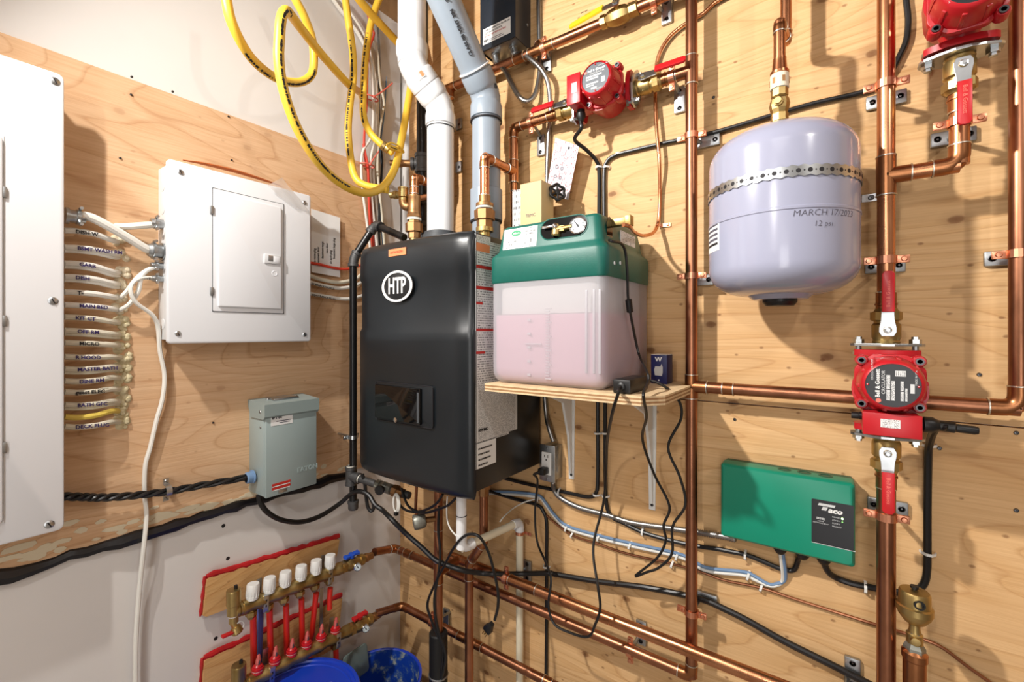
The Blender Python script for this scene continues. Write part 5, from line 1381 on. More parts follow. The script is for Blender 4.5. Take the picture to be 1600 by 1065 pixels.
for py, w in ((194, 'upper'), (261, 'lower')):
    t = thing('wall_plate', '%s small steel plate on the plywood between the white and grey vents' % w, 'plate', R(717, py))
    mk('plate', B().obox(R(717, py, .005), X*.0145, Z*.02, Y*.005, .0025), M['galv'], t)
    mk('plate_screw', B().lathe(R(717, py, .0098), -Y, [(.006, 0), (.005, .001), (.002, .0003), (0, .0006)], 12), M['steel_dark'], t)

# ================================================================== EXPANSION TANK
ec = R(1218, 330, .166); er = .135
ez1_, ez0_ = 1.850, 1.486
t = thing('expansion_tank', 'grey expansion tank hung by a perforated metal band', 'tank', (ec.x, ec.y, ez0_))
o = V((ec.x, ec.y, ez0_)); H = ez1_ - ez0_
prof = [(0, 0)] + [(er*math.sin(a)*1.0 if a < 1.2 else er*math.sin(a), .055*(1 - math.cos(a))) for a in [PI/2*k/10 for k in range(1, 11)]]
prof = [(0, 0), (.05, .001)]
for k in range(0, 11):
    a = PI/2*k/10; prof.append((er - .075 + .075*math.sin(a), .010 + .055*(1 - math.cos(a))))
prof += [(er, .065 + .02), (er, H*.425), (er*1.0, H*.43), (er*1.012, H*.433), (er*1.012, H*.445), (er*1.0, H*.45)]
for k in range(0, 11):
    a = PI/2*k/10; prof.append((er - .085 + .085*math.cos(a), H - .016 - .062*(1 - math.sin(a))))
prof += [(.03, H - .006), (0, H - .004)]
mk('shell', B().lathe(o, Z, prof, 64), M['tank_grey'], t)
mk('air_cap', B().lathe(o + Z*.006, -Z, [(.032, 0), (.032, .010), (.026, .018), (0, .018)], 24), M['black'], t)
mk('top_flange', B().lathe(o + Z*(H - .012), Z, [(.036, 0), (.036, .006), (.02, .010), (.014, .012)], 24), M['tank_grey'], t)
# handwriting following the curve of the shell
def wrap_text(body, size, ang, z, m, parent, rad):
    tm = text(body, size, (0, 0, 0), X, Z, m, parent, ext=.0001, shear=.15, bold=-.00025)
    for v in tm.data.vertices:
        x = v.co.x + WORLD[parent.name].x; y = v.co.y + WORLD[parent.name].y; zz = v.co.z + WORLD[parent.name].z
        a = ang + x/rad
        w = V((ec.x + (rad + .0004 - y)*math.cos(a), ec.y + (rad + .0004 - y)*math.sin(a), z + zz))
        v.co = w - WORLD[parent.name]
    return tm
def ang_px(px):      # angle on the shell seen at image column px
    d = ray(px, HORIZON); d = V((d.x, d.y)); c = V((CAM.x - ec.x, CAM.y - ec.y))
    A = d.dot(d); Bq = 2*c.dot(d); C = c.dot(c) - er*er
    s = (-Bq - math.sqrt(max(0, Bq*Bq - 4*A*C)))/(2*A)
    p = V((c.x + d.x*s, c.y + d.y*s)); return math.atan2(p.y, p.x), s
an, s_ = ang_px(1238)
zt1 = CAM.z + s_*(HORIZON - 334)/F_PX; zt2_ = CAM.z + s_*(HORIZON - 351)/F_PX
wrap_text('MARCH 17/2023', .0165, an, zt1, M['grey_ink'], t, er)
an2, s_ = ang_px(1271)
wrap_text('12 psi', .0145, an2, zt2_, M['grey_ink'], t, er)
def curved(b, a0, a1, z0_, z1_, rad, th, n=12):
    vs = []
    for k in range(n + 1):
        a = a0 + (a1 - a0)*k/n
        for rr_ in (rad, rad + th):
            for z in (z0_(a) if callable(z0_) else z0_, z1_(a) if callable(z1_) else z1_):
                vs.append((ec.x + rr_*math.cos(a), ec.y + rr_*math.sin(a), z))
    fs = []
    for k in range(n):
        i, j = 4*k, 4*k + 4
        fs += [(i + 2, i + 3, j + 3, j + 2), (i, j, j + 1, i + 1), (i + 1, j + 1, j + 3, i + 3), (i, i + 2, j + 2, j)]
    fs += [(0, 1, 3, 2), (4*n, 4*n + 2, 4*n + 3, 4*n + 1)]
    b._add(vs, fs); return b
a0_, s0_ = ang_px(1103); a1_, s1_ = ang_px(1124)
zl0, zl1 = CAM.z + s1_*(HORIZON - 390)/F_PX, CAM.z + s1_*(HORIZON - 344)/F_PX
lb = mk('tank_label', curved(B(), a0_ - .12, a1_, zl0, zl1, er, .0006), M['label'], t)
for k in range(5):
    mk('label_print', curved(B(), a0_ - .02, a1_ - .04, zl0 + .012 + k*.010, zl0 + .017 + k*.010, er + .0005, .0004, 6), M['grey_ink'] if k else M['ink'], lb)
# perforated band as its own thing
bt = thing('perforated_strap', 'perforated galvanized band around the grey expansion tank', 'strap', (ec.x, ec.y, ez0_ + H*.66))
zc_ = ez0_ + H*.618
band = B()
aL, aR = -PI - .55, .45
pitch = .0185/er; n = int((aR - aL)/pitch)
K = 4
vs = []; 
for k in range(n*K + 1):
    a = aL + (aR - aL)*k/(n*K); w = .0095 + .0016*math.cos(2*PI*k/K)
    vs += [(ec.x + (er + .0012)*math.cos(a), ec.y + (er + .0012)*math.sin(a), zc_ + w), (ec.x + (er + .0012)*math.cos(a), ec.y + (er + .0012)*math.sin(a), zc_ - w),
           (ec.x + (er + .0025)*math.cos(a), ec.y + (er + .0025)*math.sin(a), zc_ - w), (ec.x + (er + .0025)*math.cos(a), ec.y + (er + .0025)*math.sin(a), zc_ + w)]
fs = []
for k in range(n*K):
    i, j = 4*k, 4*k + 4
    fs += [(i + 2, i + 3, j + 3, j + 2), (i, j, j + 1, i + 1), (i + 3, i, j, j + 3), (i + 1, j + 1, j + 2, i + 2)]
band._add(vs, fs)
bo = mk('band', band, M['zinc'], bt)
hb = B()
for k in range(n):
    a = aL + (aR - aL)*(k + .5)/n; d = V((math.cos(a), math.sin(a), 0)); c = V((ec.x, ec.y, zc_)) + d*(er + .0024)
    hb.lathe(c, d, [(.0042, 0), (.0042, .0003), (0, .0003)], 10)
    a2 = aL + (aR - aL)*(k + 1)/n; d = V((math.cos(a2), math.sin(a2), 0)); c = V((ec.x, ec.y, zc_)) + d*(er + .0024)
    hb.lathe(c, d, [(.0016, 0), (.0016, .0003), (0, .0003)], 6)
mk('holes', hb, M['ink'], bo)
for a, w in ((aR, 1), (aL, -1)):
    pe_ = V((ec.x + (er + .002)*math.cos(a), ec.y + (er + .002)*math.sin(a), zc_))
    we = V((pe_.x + w*.02, -.001, zc_ + .002))
    b = B().obox((pe_ + we)/2, (we - pe_)/2, Z*.008, (we - pe_).normalized().cross(Z)*.0008)
    b.obox(we + X*w*.014 - Y*.001, X*.016, Z*.008, Y*.0008)
    mk('band_tail', b, M['zinc'], bt); screw(bt, we + X*w*.016 - Y*.002, -Y, .006, M['steel_dark'])
# copper drop with ball valve on the tank
t = thing('copper_pipe', 'thin copper drop with brass valve standing on the grey tank', 'pipe', (ec.x, ec.y, ez1_))
q = V((ec.x, ec.y, ez1_ - .004)); rs_ = .0111
zj = R(1213, 48, .14).z
ztop = 2.70
mk('tank_nipple', B().lathe(q, Z, [(.015, 0), (.015, .006), (.0135, .006), (.0135, .014)], 16), M['pvc_cream'], t)
mk('ball_valve', B().lathe(q + Z*.012, Z, [(.0125, 0), (.0165, .001), (.0165, .016), (.0145, .018), (.0175, .026), (.019, .036), (.0175, .046), (.0145, .052), (.016, .053), (.016, .068), (.013, .070)], 8), M['brass'], t, smooth=False)
mk('valve_stem', B().lathe(q + Z*.048 - Y*.016, -Y + X*-.1, [(.009, 0), (.009, .006), (.0065, .007), (.0065, .012), (0, .012)], 14), M['brass'], t)
mk('female_adapter', B().lathe(q + Z*.080, Z, [(.0135, 0), (.0175, .001), (.0175, .030), (.0155, .032)], 20), M['pvc_cream'], t)
b = B()
for k in range(6):
    a = 2*PI*k/6; d = V((math.cos(a), math.sin(a), 0)); b.obox(q + Z*.096 + d*.0175, d.cross(Z)*.0028, Z*.006, d*.0006)
mk('wrench_pads', b, M['bronze'], t)
mk('copper_adapter', B().lathe(q + Z*.111, Z, [(.0155, 0), (.0175, .001), (.0175, .006), (.0145, .008), (.0125, .028), (.0125, .034)], 20), M['copper'], t)
run(t, [q + Z*.13, V((ec.x, ec.y, zj)), V((ec.x + .006, -.085, zj)), V((ec.x + .006, -.085, ztop))], rs_, M['copper'], reach=.021)

# ================================================================== SHELF AND GLYCOL FEEDER
sz = 1.286; sth = .020
out = [(.731, -.345), (1.146, -.345), (1.182, -.30), (1.182, -.092), (1.152, -.082), (1.152, -.002), (.731, -.002)]
t = thing('plywood_shelf', 'small plywood shelf carrying the green topped feeder tank', 'shelf', (.95, 0, sz - sth))
lay = ['edge_wood', 'edge_dark', 'edge_wood', 'edge_dark', 'edge_wood']
for k, m in enumerate(lay):
    mk('ply_layer', B().prism(out, (0, 0, sz - sth + sth/5*k), X, Y, Z, sth/5 - (.0001 if k < 4 else 0)), M[m], t, smooth=False)
for px, y_b, lab in ((893, 748, 'left white shelf bracket, beside the outlet box'), (1019, 796, 'right white shelf bracket, behind the dangling thin cords')):
    xb = R(px, 690, .002).x; zb = R(px, y_b, .002).z
    s = thing('shelf_bracket', lab, 'bracket', (xb, 0, zb), 'white shelf brackets')
    zt_ = sz - sth
    mk('wall_arm', B().prism([(-.009, 0), (.009, 0), (.0135, zt_ - zb - .002), (-.0135, zt_ - zb - .002)], (xb, 0, zb), X, Z, -Y, .004, .001), M['white_plastic'], s)
    mk('shelf_arm', B().prism([(-.0135, 0), (.0135, 0), (.009, .27), (-.009, .27)], (xb, -.004, zt_ - .004), X, -Y, Z, .004), M['white_plastic'], s)
    h_ = zt_ - zb
    mk('gusset', B().prism([(.004, .02), (.012, .02), (.024, h_*.45), (.06, h_*.8), (.20, h_ - .012), (.26, h_ - .004), (.004, h_ - .004)], (xb - .004, 0, zb), -Y, Z, X, .008, .002), M['white_plastic'], s)
    screw(s, (xb, -.004, zb + .014), -Y, .0045, M['steel_dark'])
cx, cy = .893, -.173; W, D = .326, .30
def loft(rings, n=5):
    b = B(); rr = []
    for z, w, d, r in rings: rr.append([b.bm.verts.new((cx + x, cy + y, z)) for x, y in rrect(w, d, r, n)])
    for A, C in zip(rr, rr[1:]):
        for k in range(len(A)): b.bm.faces.new([A[k], A[(k + 1) % len(A)], C[(k + 1) % len(A)], C[k]])
    b.bm.faces.new(rr[0][::-1]); b.bm.faces.new(rr[-1]); return b
t = thing('glycol_feeder', 'translucent feeder tank with green plastic top and pink fluid on the shelf', 'tank', (cx, cy, sz))
zs_ = 1.55
body = loft([(sz, W - .05, D - .05, .012), (sz + .003, W - .03, D - .03, .016), (sz + .011, W - .012, D - .012, .02), (sz + .024, W - .002, D - .002, .024), (sz + .04, W, D, .025), (zs_ + .004, W, D, .025)])
tb_ = mk('tank_body', body, M['milky'], t, sharp=1.2)
flu = loft([(sz + .004, W - .056, D - .056, .02), (sz + .007, W - .038, D - .038, .025), (sz + .014, W - .022, D - .022, .03), (sz + .026, W - .013, D - .013, .023), (sz + .042, W - .012, D - .012, .023), (1.463, W - .012, D - .012, .023)])
mk('fluid', flu, M['fluid'], t, sharp=1.2)
mk('inner_liner', loft([(1.4645, W - .03, D - .03, .03), (zs_, W - .03, D - .03, .03)]), M['tank_liner'], t)
fy = cy - D/2
b = B()
for px in (916, 928, 937):
    q = R(px, 520, -fy)
    b.box((q.x - .003, fy - .0012, 1.325), (q.x + .003, fy + .002, 1.515), .001)
mk('corner_rib', b, M['milky'], tb_)
b = B(); r9 = random.Random(9)
for k in range(26):
    z = 1.305 + k*.0068; q = R(852, 520, -fy).x
    b.box((q, fy - .0008, z), (q + (.012 if k % 5 else .017), fy + .001, z + .0022))
for k in range(5):
    z = 1.31 + k*.034; q = R(824, 520, -fy).x
    b.box((q, fy - .0008, z), (q + .010, fy + .001, z + .006))
q = R(820, 520, -fy).x; b.box((q, fy - .0008, 1.388), (q + .05, fy + .001, 1.391))
mk('graduation_marks', b, M['milky'], tb_)
top = loft([(zs_ - .004, W + .002, D + .002, .024), (zs_, W + .006, D + .006, .025), (1.609, W + .006, D + .006, .025), (1.616, W + .002, D + .002, .024), (1.628, W - .022, D - .022, .022), (1.634, W - .026, D - .026, .020), (1.687, W - .044, D - .040, .018), (1.692, W - .049, D - .045, .016), (1.695, W - .058, D - .054, .014)])
tp = mk('green_top', top, M['green'], t, sharp=1.0)
n_f = V((0, -.058, .008)).normalized()
def TF(px, py):       # point on the sloping front of the green top
    yy = .314
    for _ in range(4):
        p = R(px, py, yy); z = p.z
        f = max(0, min(1, (z - 1.634)/.05)); yy = -(cy - (D - .026)/2 + f*.007)
    return p
sl = V((0, .007, .05)).normalized(); nf = X.cross(sl)
# label
q0, q1, q2 = TF(786, 391), TF(838, 384), TF(838, 352)
lw = (q1 - q0).dot(X); lh = (q2 - q1).dot(sl)
c0 = V((q0.x, q1.y, q1.z)) - V((0, 0, 0))
lb = mk('label', B().prism([(0, 0), (lw, 0), (lw, lh), (0, lh)], c0 + nf*.0002, X, sl, nf, .0008), M['print_lid'], t, smooth=False, uv=(c0, X*lw, sl*lh))
mk('oval_logo', B().prism(circle(.0075, 20, 2.0), c0 + X*lw*.38 + sl*lh*.76 + nf*.001, X, sl, nf, .0006), M['green_logo'], lb)
text('axiom', .0085, c0 + X*lw*.38 + sl*lh*.76 + nf*.0018, X, sl, M['label'], lb, align='CENTER', ext=.0002)
mk('arrow_mark', B().obox(c0 + X*lw*.82 + sl*lh*.66 + nf*.001, X*.0045, sl*.0014, nf*.0003).obox(c0 + X*lw*.83 + sl*lh*.3 + nf*.001, X*.0013, sl*.0055, nf*.0003), M['ink'], lb)
# window with gauge
qa, qb = TF(845, 362), TF(919, 348)
ww_ = (qb - qa).x; wh = .052; wc_ = V(((qa.x + qb.x)/2, TF(882, 355).y, TF(882, 355).z))
slot = []
for k in range(13): a = -PI/2 + PI*k/12; slot.append((ww_/2 - wh/2 + wh/2*math.cos(a), wh/2*math.sin(a)))
for k in range(13): a = PI/2 + PI*k/12; slot.append((-ww_/2 + wh/2 + wh/2*math.cos(a), wh/2*math.sin(a)))
wn = mk('recess_shade', B().prism(slot, wc_ + nf*.0002, X, sl, nf, .0006), M['black_gloss'], t, smooth=False)  # flat dark plate stands in for the shade inside the recess
mk('recess_rim', B().tube([wc_ + X*a + sl*c for a, c in slot], .0018, 6, closed=True), M['green'], wn)
gq = TF(904, 353)
gauge(t, gq + nf*.006, (nf + X*.12), .021, .01, 'pressure_gauge')
hq = TF(866, 360)
mk('brass_fitting', B().cyl(hq + X*.005 + nf*.004, gq - X*.014 + nf*.004, .006, None, 10).lathe(hq + nf*.004 + X*.008 + sl*.012, -sl, [(.008, 0), (.009, .006), (.007, .012), (.011, .014), (.011, .026), (.007, .03)], 12).obox(hq + X*.022 + nf*.004, X*.009, sl*.007, nf*.004, .001), M['brass'], t)
mk('chrome_lever', B().obox(hq - X*.012 + sl*.008 + nf*.008, X*.018, sl*.0035, nf*.003, .0015).ball(hq + X*.006 + sl*.007 + nf*.008, .0085, 12), M['chrome'], t)
# right side: opening, fitting, label, screws
xs = cx + (W - .030)/2
def TS(px, py): return L(px, py, xs - .004)
mk('side_opening', B().prism([(-.016, -.028), (.016, -.028), (.016, .012), (.010, .022), (0, .026), (-.010, .022), (-.016, .012)], TS(950, 356) + X*.0035, Y, Z, X, .001), M['black_gloss'], t, smooth=False)
q = TS(955, 349) + X*.006
mk('outlet_fitting', B().obox(q + X*.016, X*.024, Y*.009, Z*.009, .002).obox(q + X*.038, X*.008, Y*.011, Z*.012, .002), M['brass'], t)
q0, q1 = TS(967, 386), TS(990, 362)
mk('side_label', B().box((xs - .001, q0.y, 1.638), (xs + .0006, q1.y, 1.672)), M['print_lid'], t, smooth=False, uv=((xs, q0.y, 1.638), (0, q1.y - q0.y, 0), (0, 0, .034)))
for px in (958, 967): screw(t, V((cx + (W + .006)/2, L(px, 411, cx + W/2).y, L(px, 411, cx + W/2).z)), X, .0045, M['label'])
# black power brick, blue carton, cardboard box
t = thing('power_adapter', 'black power brick on the front right of the shelf', 'adapter', (1.098, -.27, sz))
mk('case', B().box((1.078, -.332, sz + .0005), (1.118, -.215, sz + .031), .0035), M['black'], t)
mk('socket', B().lathe((1.098, -.331, sz + .016), -Y, [(.009, 0), (.009, .004), (.006, .006), (0, .006)], 14), M['black'], t)
t = thing('small_carton', 'small navy blue carton with white print at the back of the shelf', 'box', R(1031, 602, .10))
qa, qb = R(1017, 603, .10), R(1042, 603, .10)
b0 = V((qa.x, -.10, sz)); wv = qb.x - qa.x
mk('carton', B().box((qa.x, -.10, sz + .0003), (qb.x, -.05, sz + .074), .001), M['navy_box'], t)
mk('top_flap', B().box((qa.x + .0005, -.0995, sz + .0741), (qb.x - .0005, -.0505, sz + .0752)), M['label'], t, smooth=False)
text('W', .015, (qa.x + wv/2 - .001, -.1004, sz + .063), X, Z, M['label'], t, align='CENTER', bold=.0006, sx=1.1)
mk('printed_shape', B().prism([(-.010, -.014), (.008, -.015), (.010, -.006), (.010, .008), (.007, .016), (.004, .009), (-.009, .009), (-.012, .0)], (qa.x + wv/2, -.1002, sz + .036), X, Z, -Y, .0003), M['silver_label'], t, smooth=False)
mk('printed_dot', B().prism(circle(.0022, 10), (qa.x + wv/2, -.1002, sz + .010), X, Z, -Y, .0003), M['label'], t, smooth=False)
q = R(822, 300, .13)
t = thing('cardboard_box', 'tall tan cardboard box on top of the green feeder', 'box', (q.x, -.13, 1.695))
qa, qb = R(813, 300, .155), R(846, 300, .155)
bh = R(830, 284, .155).z
mk('box', B().box((qa.x, -.155, 1.6952), (qb.x, -.085, bh), .001), M['cardboard'], t)
mk('flap_line', B().box((qa.x, -.1553, bh - .0012), (qb.x, -.1548, bh - .0002)), M['edge_dark'], t, smooth=False)
text('TEMC', .013, (qa.x + .020, -.1553, 1.76), X, Z, M['grey_ink'], t)
q_ = R(802, 320, .16)
t = thing('folded_leaflet', 'white printed leaflet leaning on the left side of the tan box', 'leaflet', (qa.x - .01, -.14, 1.695))
mk('sheet', B().box((qa.x - .032, -.150, 1.6952), (qa.x - .0012, -.148, bh - .012)), M['print_s'], t, smooth=False, uv=((qa.x - .032, -.15, 1.695), (.031, 0, 0), (0, 0, bh - 1.70)))

# ================================================================== DRAIN VALVE AND TAG BEHIND THE FEEDER
q = R(857, 305, .06)
t = thing('drain_valve', 'brass drain cock with a black wheel handle behind the green feeder', 'valve', q)
mk('body', B().lathe((q.x, -.06, R(857, 345, .06).z - .03), Z, [(.010, 0), (.010, .05), (.014, .052), (.014, .066), (.010, .068), (.010, .085), (.014, .088), (.015, .1), (.012, .108), (0, .108)], 12), M['brass'], t)
w = R(871, 300, .10); dn = V((.75, -.6, .1)).normalized()
mk('bonnet', B().cyl(V((q.x, -.06, w.z)), w - dn*.004, .0085, None, 12), M['brass'], t)
u_ = (Z - dn*dn.z).normalized(); w_ = dn.cross(u_)
b = B()
P = [w + u_*.0225*(1 + .1*math.cos(6*a))*math.cos(a) + w_*.0225*(1 + .1*math.cos(6*a))*math.sin(a) for a in [2*PI*k/36 for k in range(36)]]
b.tube(P, .0042, 8, closed=True)
for k in range(3):
    a = PI*k/3; d = u_*math.cos(a) + w_*math.sin(a); b.cyl(w - d*.021, w + d*.021, .003, None, 8)
b.lathe(w - dn*.005, dn, [(.008, 0), (.008, .010), (0, .011)], 12)
mk('wheel_handle', b, M['black'], t)
tl, tr, br, bl = R(868, 215, .055), R(905, 228, .06), R(888, 312, .05), R(853, 303, .045)
b = B(); cc = [tl, tr, br, bl]; nn = (tr - tl).cross(bl - tl).normalized()
if nn.y > 0: nn = -nn
b._add([p_ for p_ in cc] + [p_ + nn*.0007 for p_ in cc], [(0, 1, 2, 3), (4, 5, 6, 7), (0, 1, 5, 4), (1, 2, 6, 5), (2, 3, 7, 6), (3, 0, 4, 7)])
t = thing('paper_tag', 'pinkish printed paper tag hanging under the sideways pump', 'tag', tl.lerp(tr, .5))
mk('tag_card', b, M['print_red'], t, smooth=False, uv=(bl, (tl - bl), (br - bl)))
mk('eyelet', B().lathe(tl.lerp(tr, .62) + (bl - tl)*.09 + nn*.0008, nn, [(.004, 0), (.004, .0004), (.002, .0006), (0, .0002)], 12), M['ink'], t)
b = B()
for k in range(3):
    for j in range(2):
        c = bl.lerp(tl, .18 + .17*k).lerp(br.lerp(tr, .18 + .17*k), .28 + .22*j) + nn*.0009
        b.lathe(c, nn, [(.0055, 0), (.0055, .0002), (.0035, .0002), (.0035, 0)], 12)
mk('symbols', b, M['grey_ink'], t)

# ================================================================== BLACK CONTROL BOX AT THE TOP
kx0, kx1, ky, kz = .5055, .650, -.087, 2.357
t = thing('control_box', 'black control box with a white label at the top of the picture', 'electrical box', (.578, 0, kz))
mk('base_plate', B().box((kx0 + .004, ky + .006, kz + .003), (kx1 - .004, -.0, kz + .19), .002), M['galv'], t)
b = B().box((kx0, ky - .004, kz), (kx1, ky + .002, kz + .20), .003)
b.box((kx0, ky, kz), (kx0 + .0025, -.001, kz + .20)).box((kx1 - .0025, ky, kz), (kx1, -.001, kz + .20))
mk('cover', b, mat('blue_black_enamel', (36, 44, 54), 0.35), t)
q0, q1 = R(756, 76, -ky + .004), R(801, 54, -ky + .004)
zl0 = kz + .018; zl1 = kz + .070
lb = mk('label', B().box((kx0 + .014, ky - .0048, zl0), (kx1 - .018, ky - .0038, zl1)), M['label'], t, smooth=False)
for i, (wd, sz_, inx) in enumerate((('NORMAL OPERATION: POWER ON', .0075, 'ink'), ('LOW WATER CONTROL', .0075, 'ink'), ('DO NOT TEST WITH VOLTAGE', .0072, 'red_ink'))):
    text(wd, sz_, (kx0 + .022, ky - .0053, zl1 - .0085 - i*.0095), X, Z, M[inx], lb, ext=.0002, sx=.86)
text('W', .016, (kx0 + .018, ky - .0053, zl0 + .0085), X, Z, M['ink'], lb, ext=.0002, bold=.0005)
mk('print_line', B().box((kx0 + .036, ky - .0053, zl0 + .005), (kx1 - .045, ky - .0046, zl0 + .0065)).box((kx0 + .036, ky - .0053, zl0 + .010), (kx1 - .05, ky - .0046, zl0 + .0115)), M['grey_ink'], lb, smooth=False)
screw(t, (kx1, -.02, kz + .075), X, .005)
ca, cb_ = V((kx0 + .03, -.045, kz)), V((kx1 - .04, -.045, kz))
for c in (ca, cb_):
    mk('cable_connector', B().lathe(c + Z*.002, V((.25, 0, -1)), [(.016, 0), (.016, .005), (.012, .006), (.012, .018), (.0135, .019), (.0135, .026), (.010, .03)], 12), M['zinc'], t)
# armoured cables
def armour(label, pts, r=.0075, group=None):
    P = smooth_path(pts, 14)
    ln = sum((b_ - a).length for a, b_ in zip(P, P[1:])); n = max(20, int(ln/.0056))
    # resample evenly
    Q = []; acc = 0; step = ln/n; Q.append(P[0]); i = 0; cur = P[0]; rem = step
    while i < len(P) - 1 and len(Q) < n:
        d = (P[i + 1] - cur).length
        if d >= rem: cur = cur.lerp(P[i + 1], rem/d); Q.append(cur); rem = step
        else: rem -= d; i += 1; cur = P[i]
    Q.append(P[-1])
    b = B(); S_ = []
    for a, c in zip(Q, Q[1:]): S_ += [a, a.lerp(c, .5)]
    S_.append(Q[-1]); m = len(S_)
    b.tube(S_, r, 10, rf=lambda q: 1.0 + .17*(1 if int(round(q*(m - 1))) % 2 else -1))
    o = mk('armoured_cable', b, M['armour'], loc=S_[0], sharp=3); tag(o, label, 'cable', group); return o
armour('armoured cable looping from the left connector under the black control box up the wall', [ca + V((.006, 0, -.026)), R(779, 100, .05), R(790, 112, .055), R(800, 132, .06), R(812, 152, .055), R(825, 158, .045), R(836, 148, .03), R(842, 124, .014), R(844, 100, .01), R(843, 60, .009), R(842, 0, .009), R(842, -80, .009)])
armour('armoured cable from the right connector of the black control box down behind the feeder', [cb_ + V((.006, 0, -.026)), R(817, 84, .05), R(830, 93, .06), R(847, 110, .055), R(857, 133, .04), R(860, 174, .02), R(857, 217, .012), R(855, 273, .01), R(855, 345, .01), R(850, 560, .01), R(853, 640, .012), R(858, 668, .03), R(865, 690, .032)])
armour('armoured cable from the outlet box along the wall to the green relay box', [R(864, 752, .03), R(866, 764, .012), R(874, 776, .01), R(904, 792, .01), R(948, 804, .01), R(987, 816, .01), R(1048, 825, .01), R(1121, 836, .018), R(1150, 842, .025)])

# ================================================================== OUTLET BOX
q = R(861, 722, .05)
x0_, x1_ = R(843.5, 722, .05).x, R(867.5, 722, .05).x; zt_, zb_ = R(856, 695, .05).z, R(856, 752, .05).z
t = thing('outlet_box', 'galvanized outlet box with a white duplex outlet and black plug', 'electrical box', ((x0_ + x1_)/2, 0, zb_))
mk('box', B().box((x0_ + .004, -.046, zb_ + .006), (x1_ - .002, 0, zt_ - .004), .002), M['galv'], t)
mk('cover_plate', B().box((x0_, -.052, zb_), (x1_, -.046, zt_), .002), M['zinc'], t)
xm = (x0_ + x1_)/2 - .001; zm = (zt_ + zb_)/2
rc = mk('receptacle', B().prism(rrect(.034, .070, .003), (xm, -.052, zm), X, Z, -Y, .004, .001), M['white_plastic'], t)
for s in (-1, 1):
    b = B()
    for dx in (-.006, .006): b.obox((xm + dx, -.0562, zm + s*.019 + .004), X*.001, Z*.004, Y*.0004)
    b.lathe((xm, -.0558, zm + s*.019 - .007), -Y, [(.0024, 0), (.0024, .0006), (0, .0006)], 10)
    mk('slots', b, M['ink'], rc)
screw(t, (xm, -.052, zt_ - .008), -Y, .003); screw(t, (xm, -.052, zb_ + .008), -Y, .003)
for z in (zm + .02, zm - .02):
    mk('knockout', B().lathe((x1_ - .0025, -.023, z), X, [(.011, 0), (.011, .0012), (.009, .0014), (0, .0014)], 16), M['galv'], t)
pgq = V((xm - .001, -.056, zm - .019))

# ================================================================== GREEN RELAY BOX
tx0, tx1, tz0, tz1 = 1.246, 1.508, .921, 1.100
t = thing('relay_box', 'green switching relay box with a black display corner', 'electrical box', ((tx0 + tx1)/2, 0, tz0))
mk('base', B().box((tx0 + .003, -.03, tz0 + .003), (tx1 - .003, 0, tz1 - .002), .004), M['taco_edge'], t)
cvp = [(-.0302, -.004), (-.030, .000)]
b = B(); rings = []
cxx, czz = (tx0 + tx1)/2, (tz0 + tz1)/2; w_, h_ = tx1 - tx0, tz1 - tz0
for y, ins in ((-.029, 0), (-.060, .0), (-.066, .0015), (-.070, .006)):
    rings.append([b.bm.verts.new((cxx + x, y, czz + z)) for x, z in rrect(w_ - 2*ins, h_ - 2*ins, .007)])
for A, C in zip(rings, rings[1:]):
    for k in range(len(A)): b.bm.faces.new([A[k], A[(k + 1) % len(A)], C[(k + 1) % len(A)], C[k]])
b.bm.faces.new(rings[0]); b.bm.faces.new(rings[-1])
mk('cover', b, M['taco_green'], t)
for px in (1226, 1257, 1290):
    x = R(px, 740, .03).x
    mk('knockout', B().lathe((x, -.04, tz1 - .0005), Z, [(.0135, 0), (.0135, .0012), (.010, .0016), (.010, .0006), (0, .0006)], 18), M['taco_edge'], t)
px0, px1 = R(1268, 800, .07).x, tx1 - .003; pz0, pz1 = R(1270, 846, .07).z, R(1268, 778, .07).z
mk('cover_line', B().box((px0, -.0708, pz0 - .0012), (px1 + .003, -.0698, pz0 - .0002)), M['silver_label'], t, smooth=False)
pn_ = mk('display_panel', B().prism(rrect(px1 - px0, pz1 - pz0, .003), ((px0 + px1)/2, -.0695, (pz0 + pz1)/2), X, Z, -Y, .0011), M['nameplate'], t, smooth=False)
yl = -.0709
def lg(a, c): return V((px0 + a*(px1 - px0), yl, pz1 - c*(pz1 - pz0)))
P = [(0.16, .115), (0.60, .125), (0.575, .02 + .035), (.17, .035)]
s_ = (px1 - px0); u_ = s_/100
mk('logo_bar', B().prism([(0, 0), (40*u_, 0), (42.5*u_, 7*u_), (3*u_, 7*u_)], lg(.155, .125), X, Z, -Y, .0004), M['silver_label'], pn_, smooth=False)
mk('logo_stem', B().prism([(0, 0), (12*u_, 0), (16*u_, 10*u_), (4*u_, 10*u_)], lg(.24, .222), X, Z, -Y, .0004), M['silver_label'], pn_, smooth=False)
text('aco', 21*u_, lg(.40, .20), X, Z, M['label'], pn_, ext=.0003, bold=.0006, shear=.25, sx=1.12)
text('SR502', 8*u_, lg(.12, .425), X, Z, M['silver_label'], pn_, ext=.0002, bold=.0002)
text('2 ZONE', 4.2*u_, lg(.15, .485), X, Z, M['silver_label'], pn_, ext=.0002)
text('SWITCHING RELAY', 4.4*u_, lg(.035, .53), X, Z, M['silver_label'], pn_, ext=.0002)
for i, w in enumerate(('POWER', 'ZONE 1', 'ZONE 2', 'PRIORITY')):
    text(w, 5.2*u_, lg(.5, .335 + i*.07), X, Z, M['silver_label'], pn_, ext=.0002)
mk('led', B().lathe(lg(.74, .335), -Y, [(3*u_, 0), (2.6*u_, .001), (0, .0014)], 14), M['led'], pn_)
mk('led', B().lathe(lg(.74, .41), -Y, [(2*u_, 0), (1.8*u_, .0008), (0, .001)], 12), M['led_dim'], pn_)
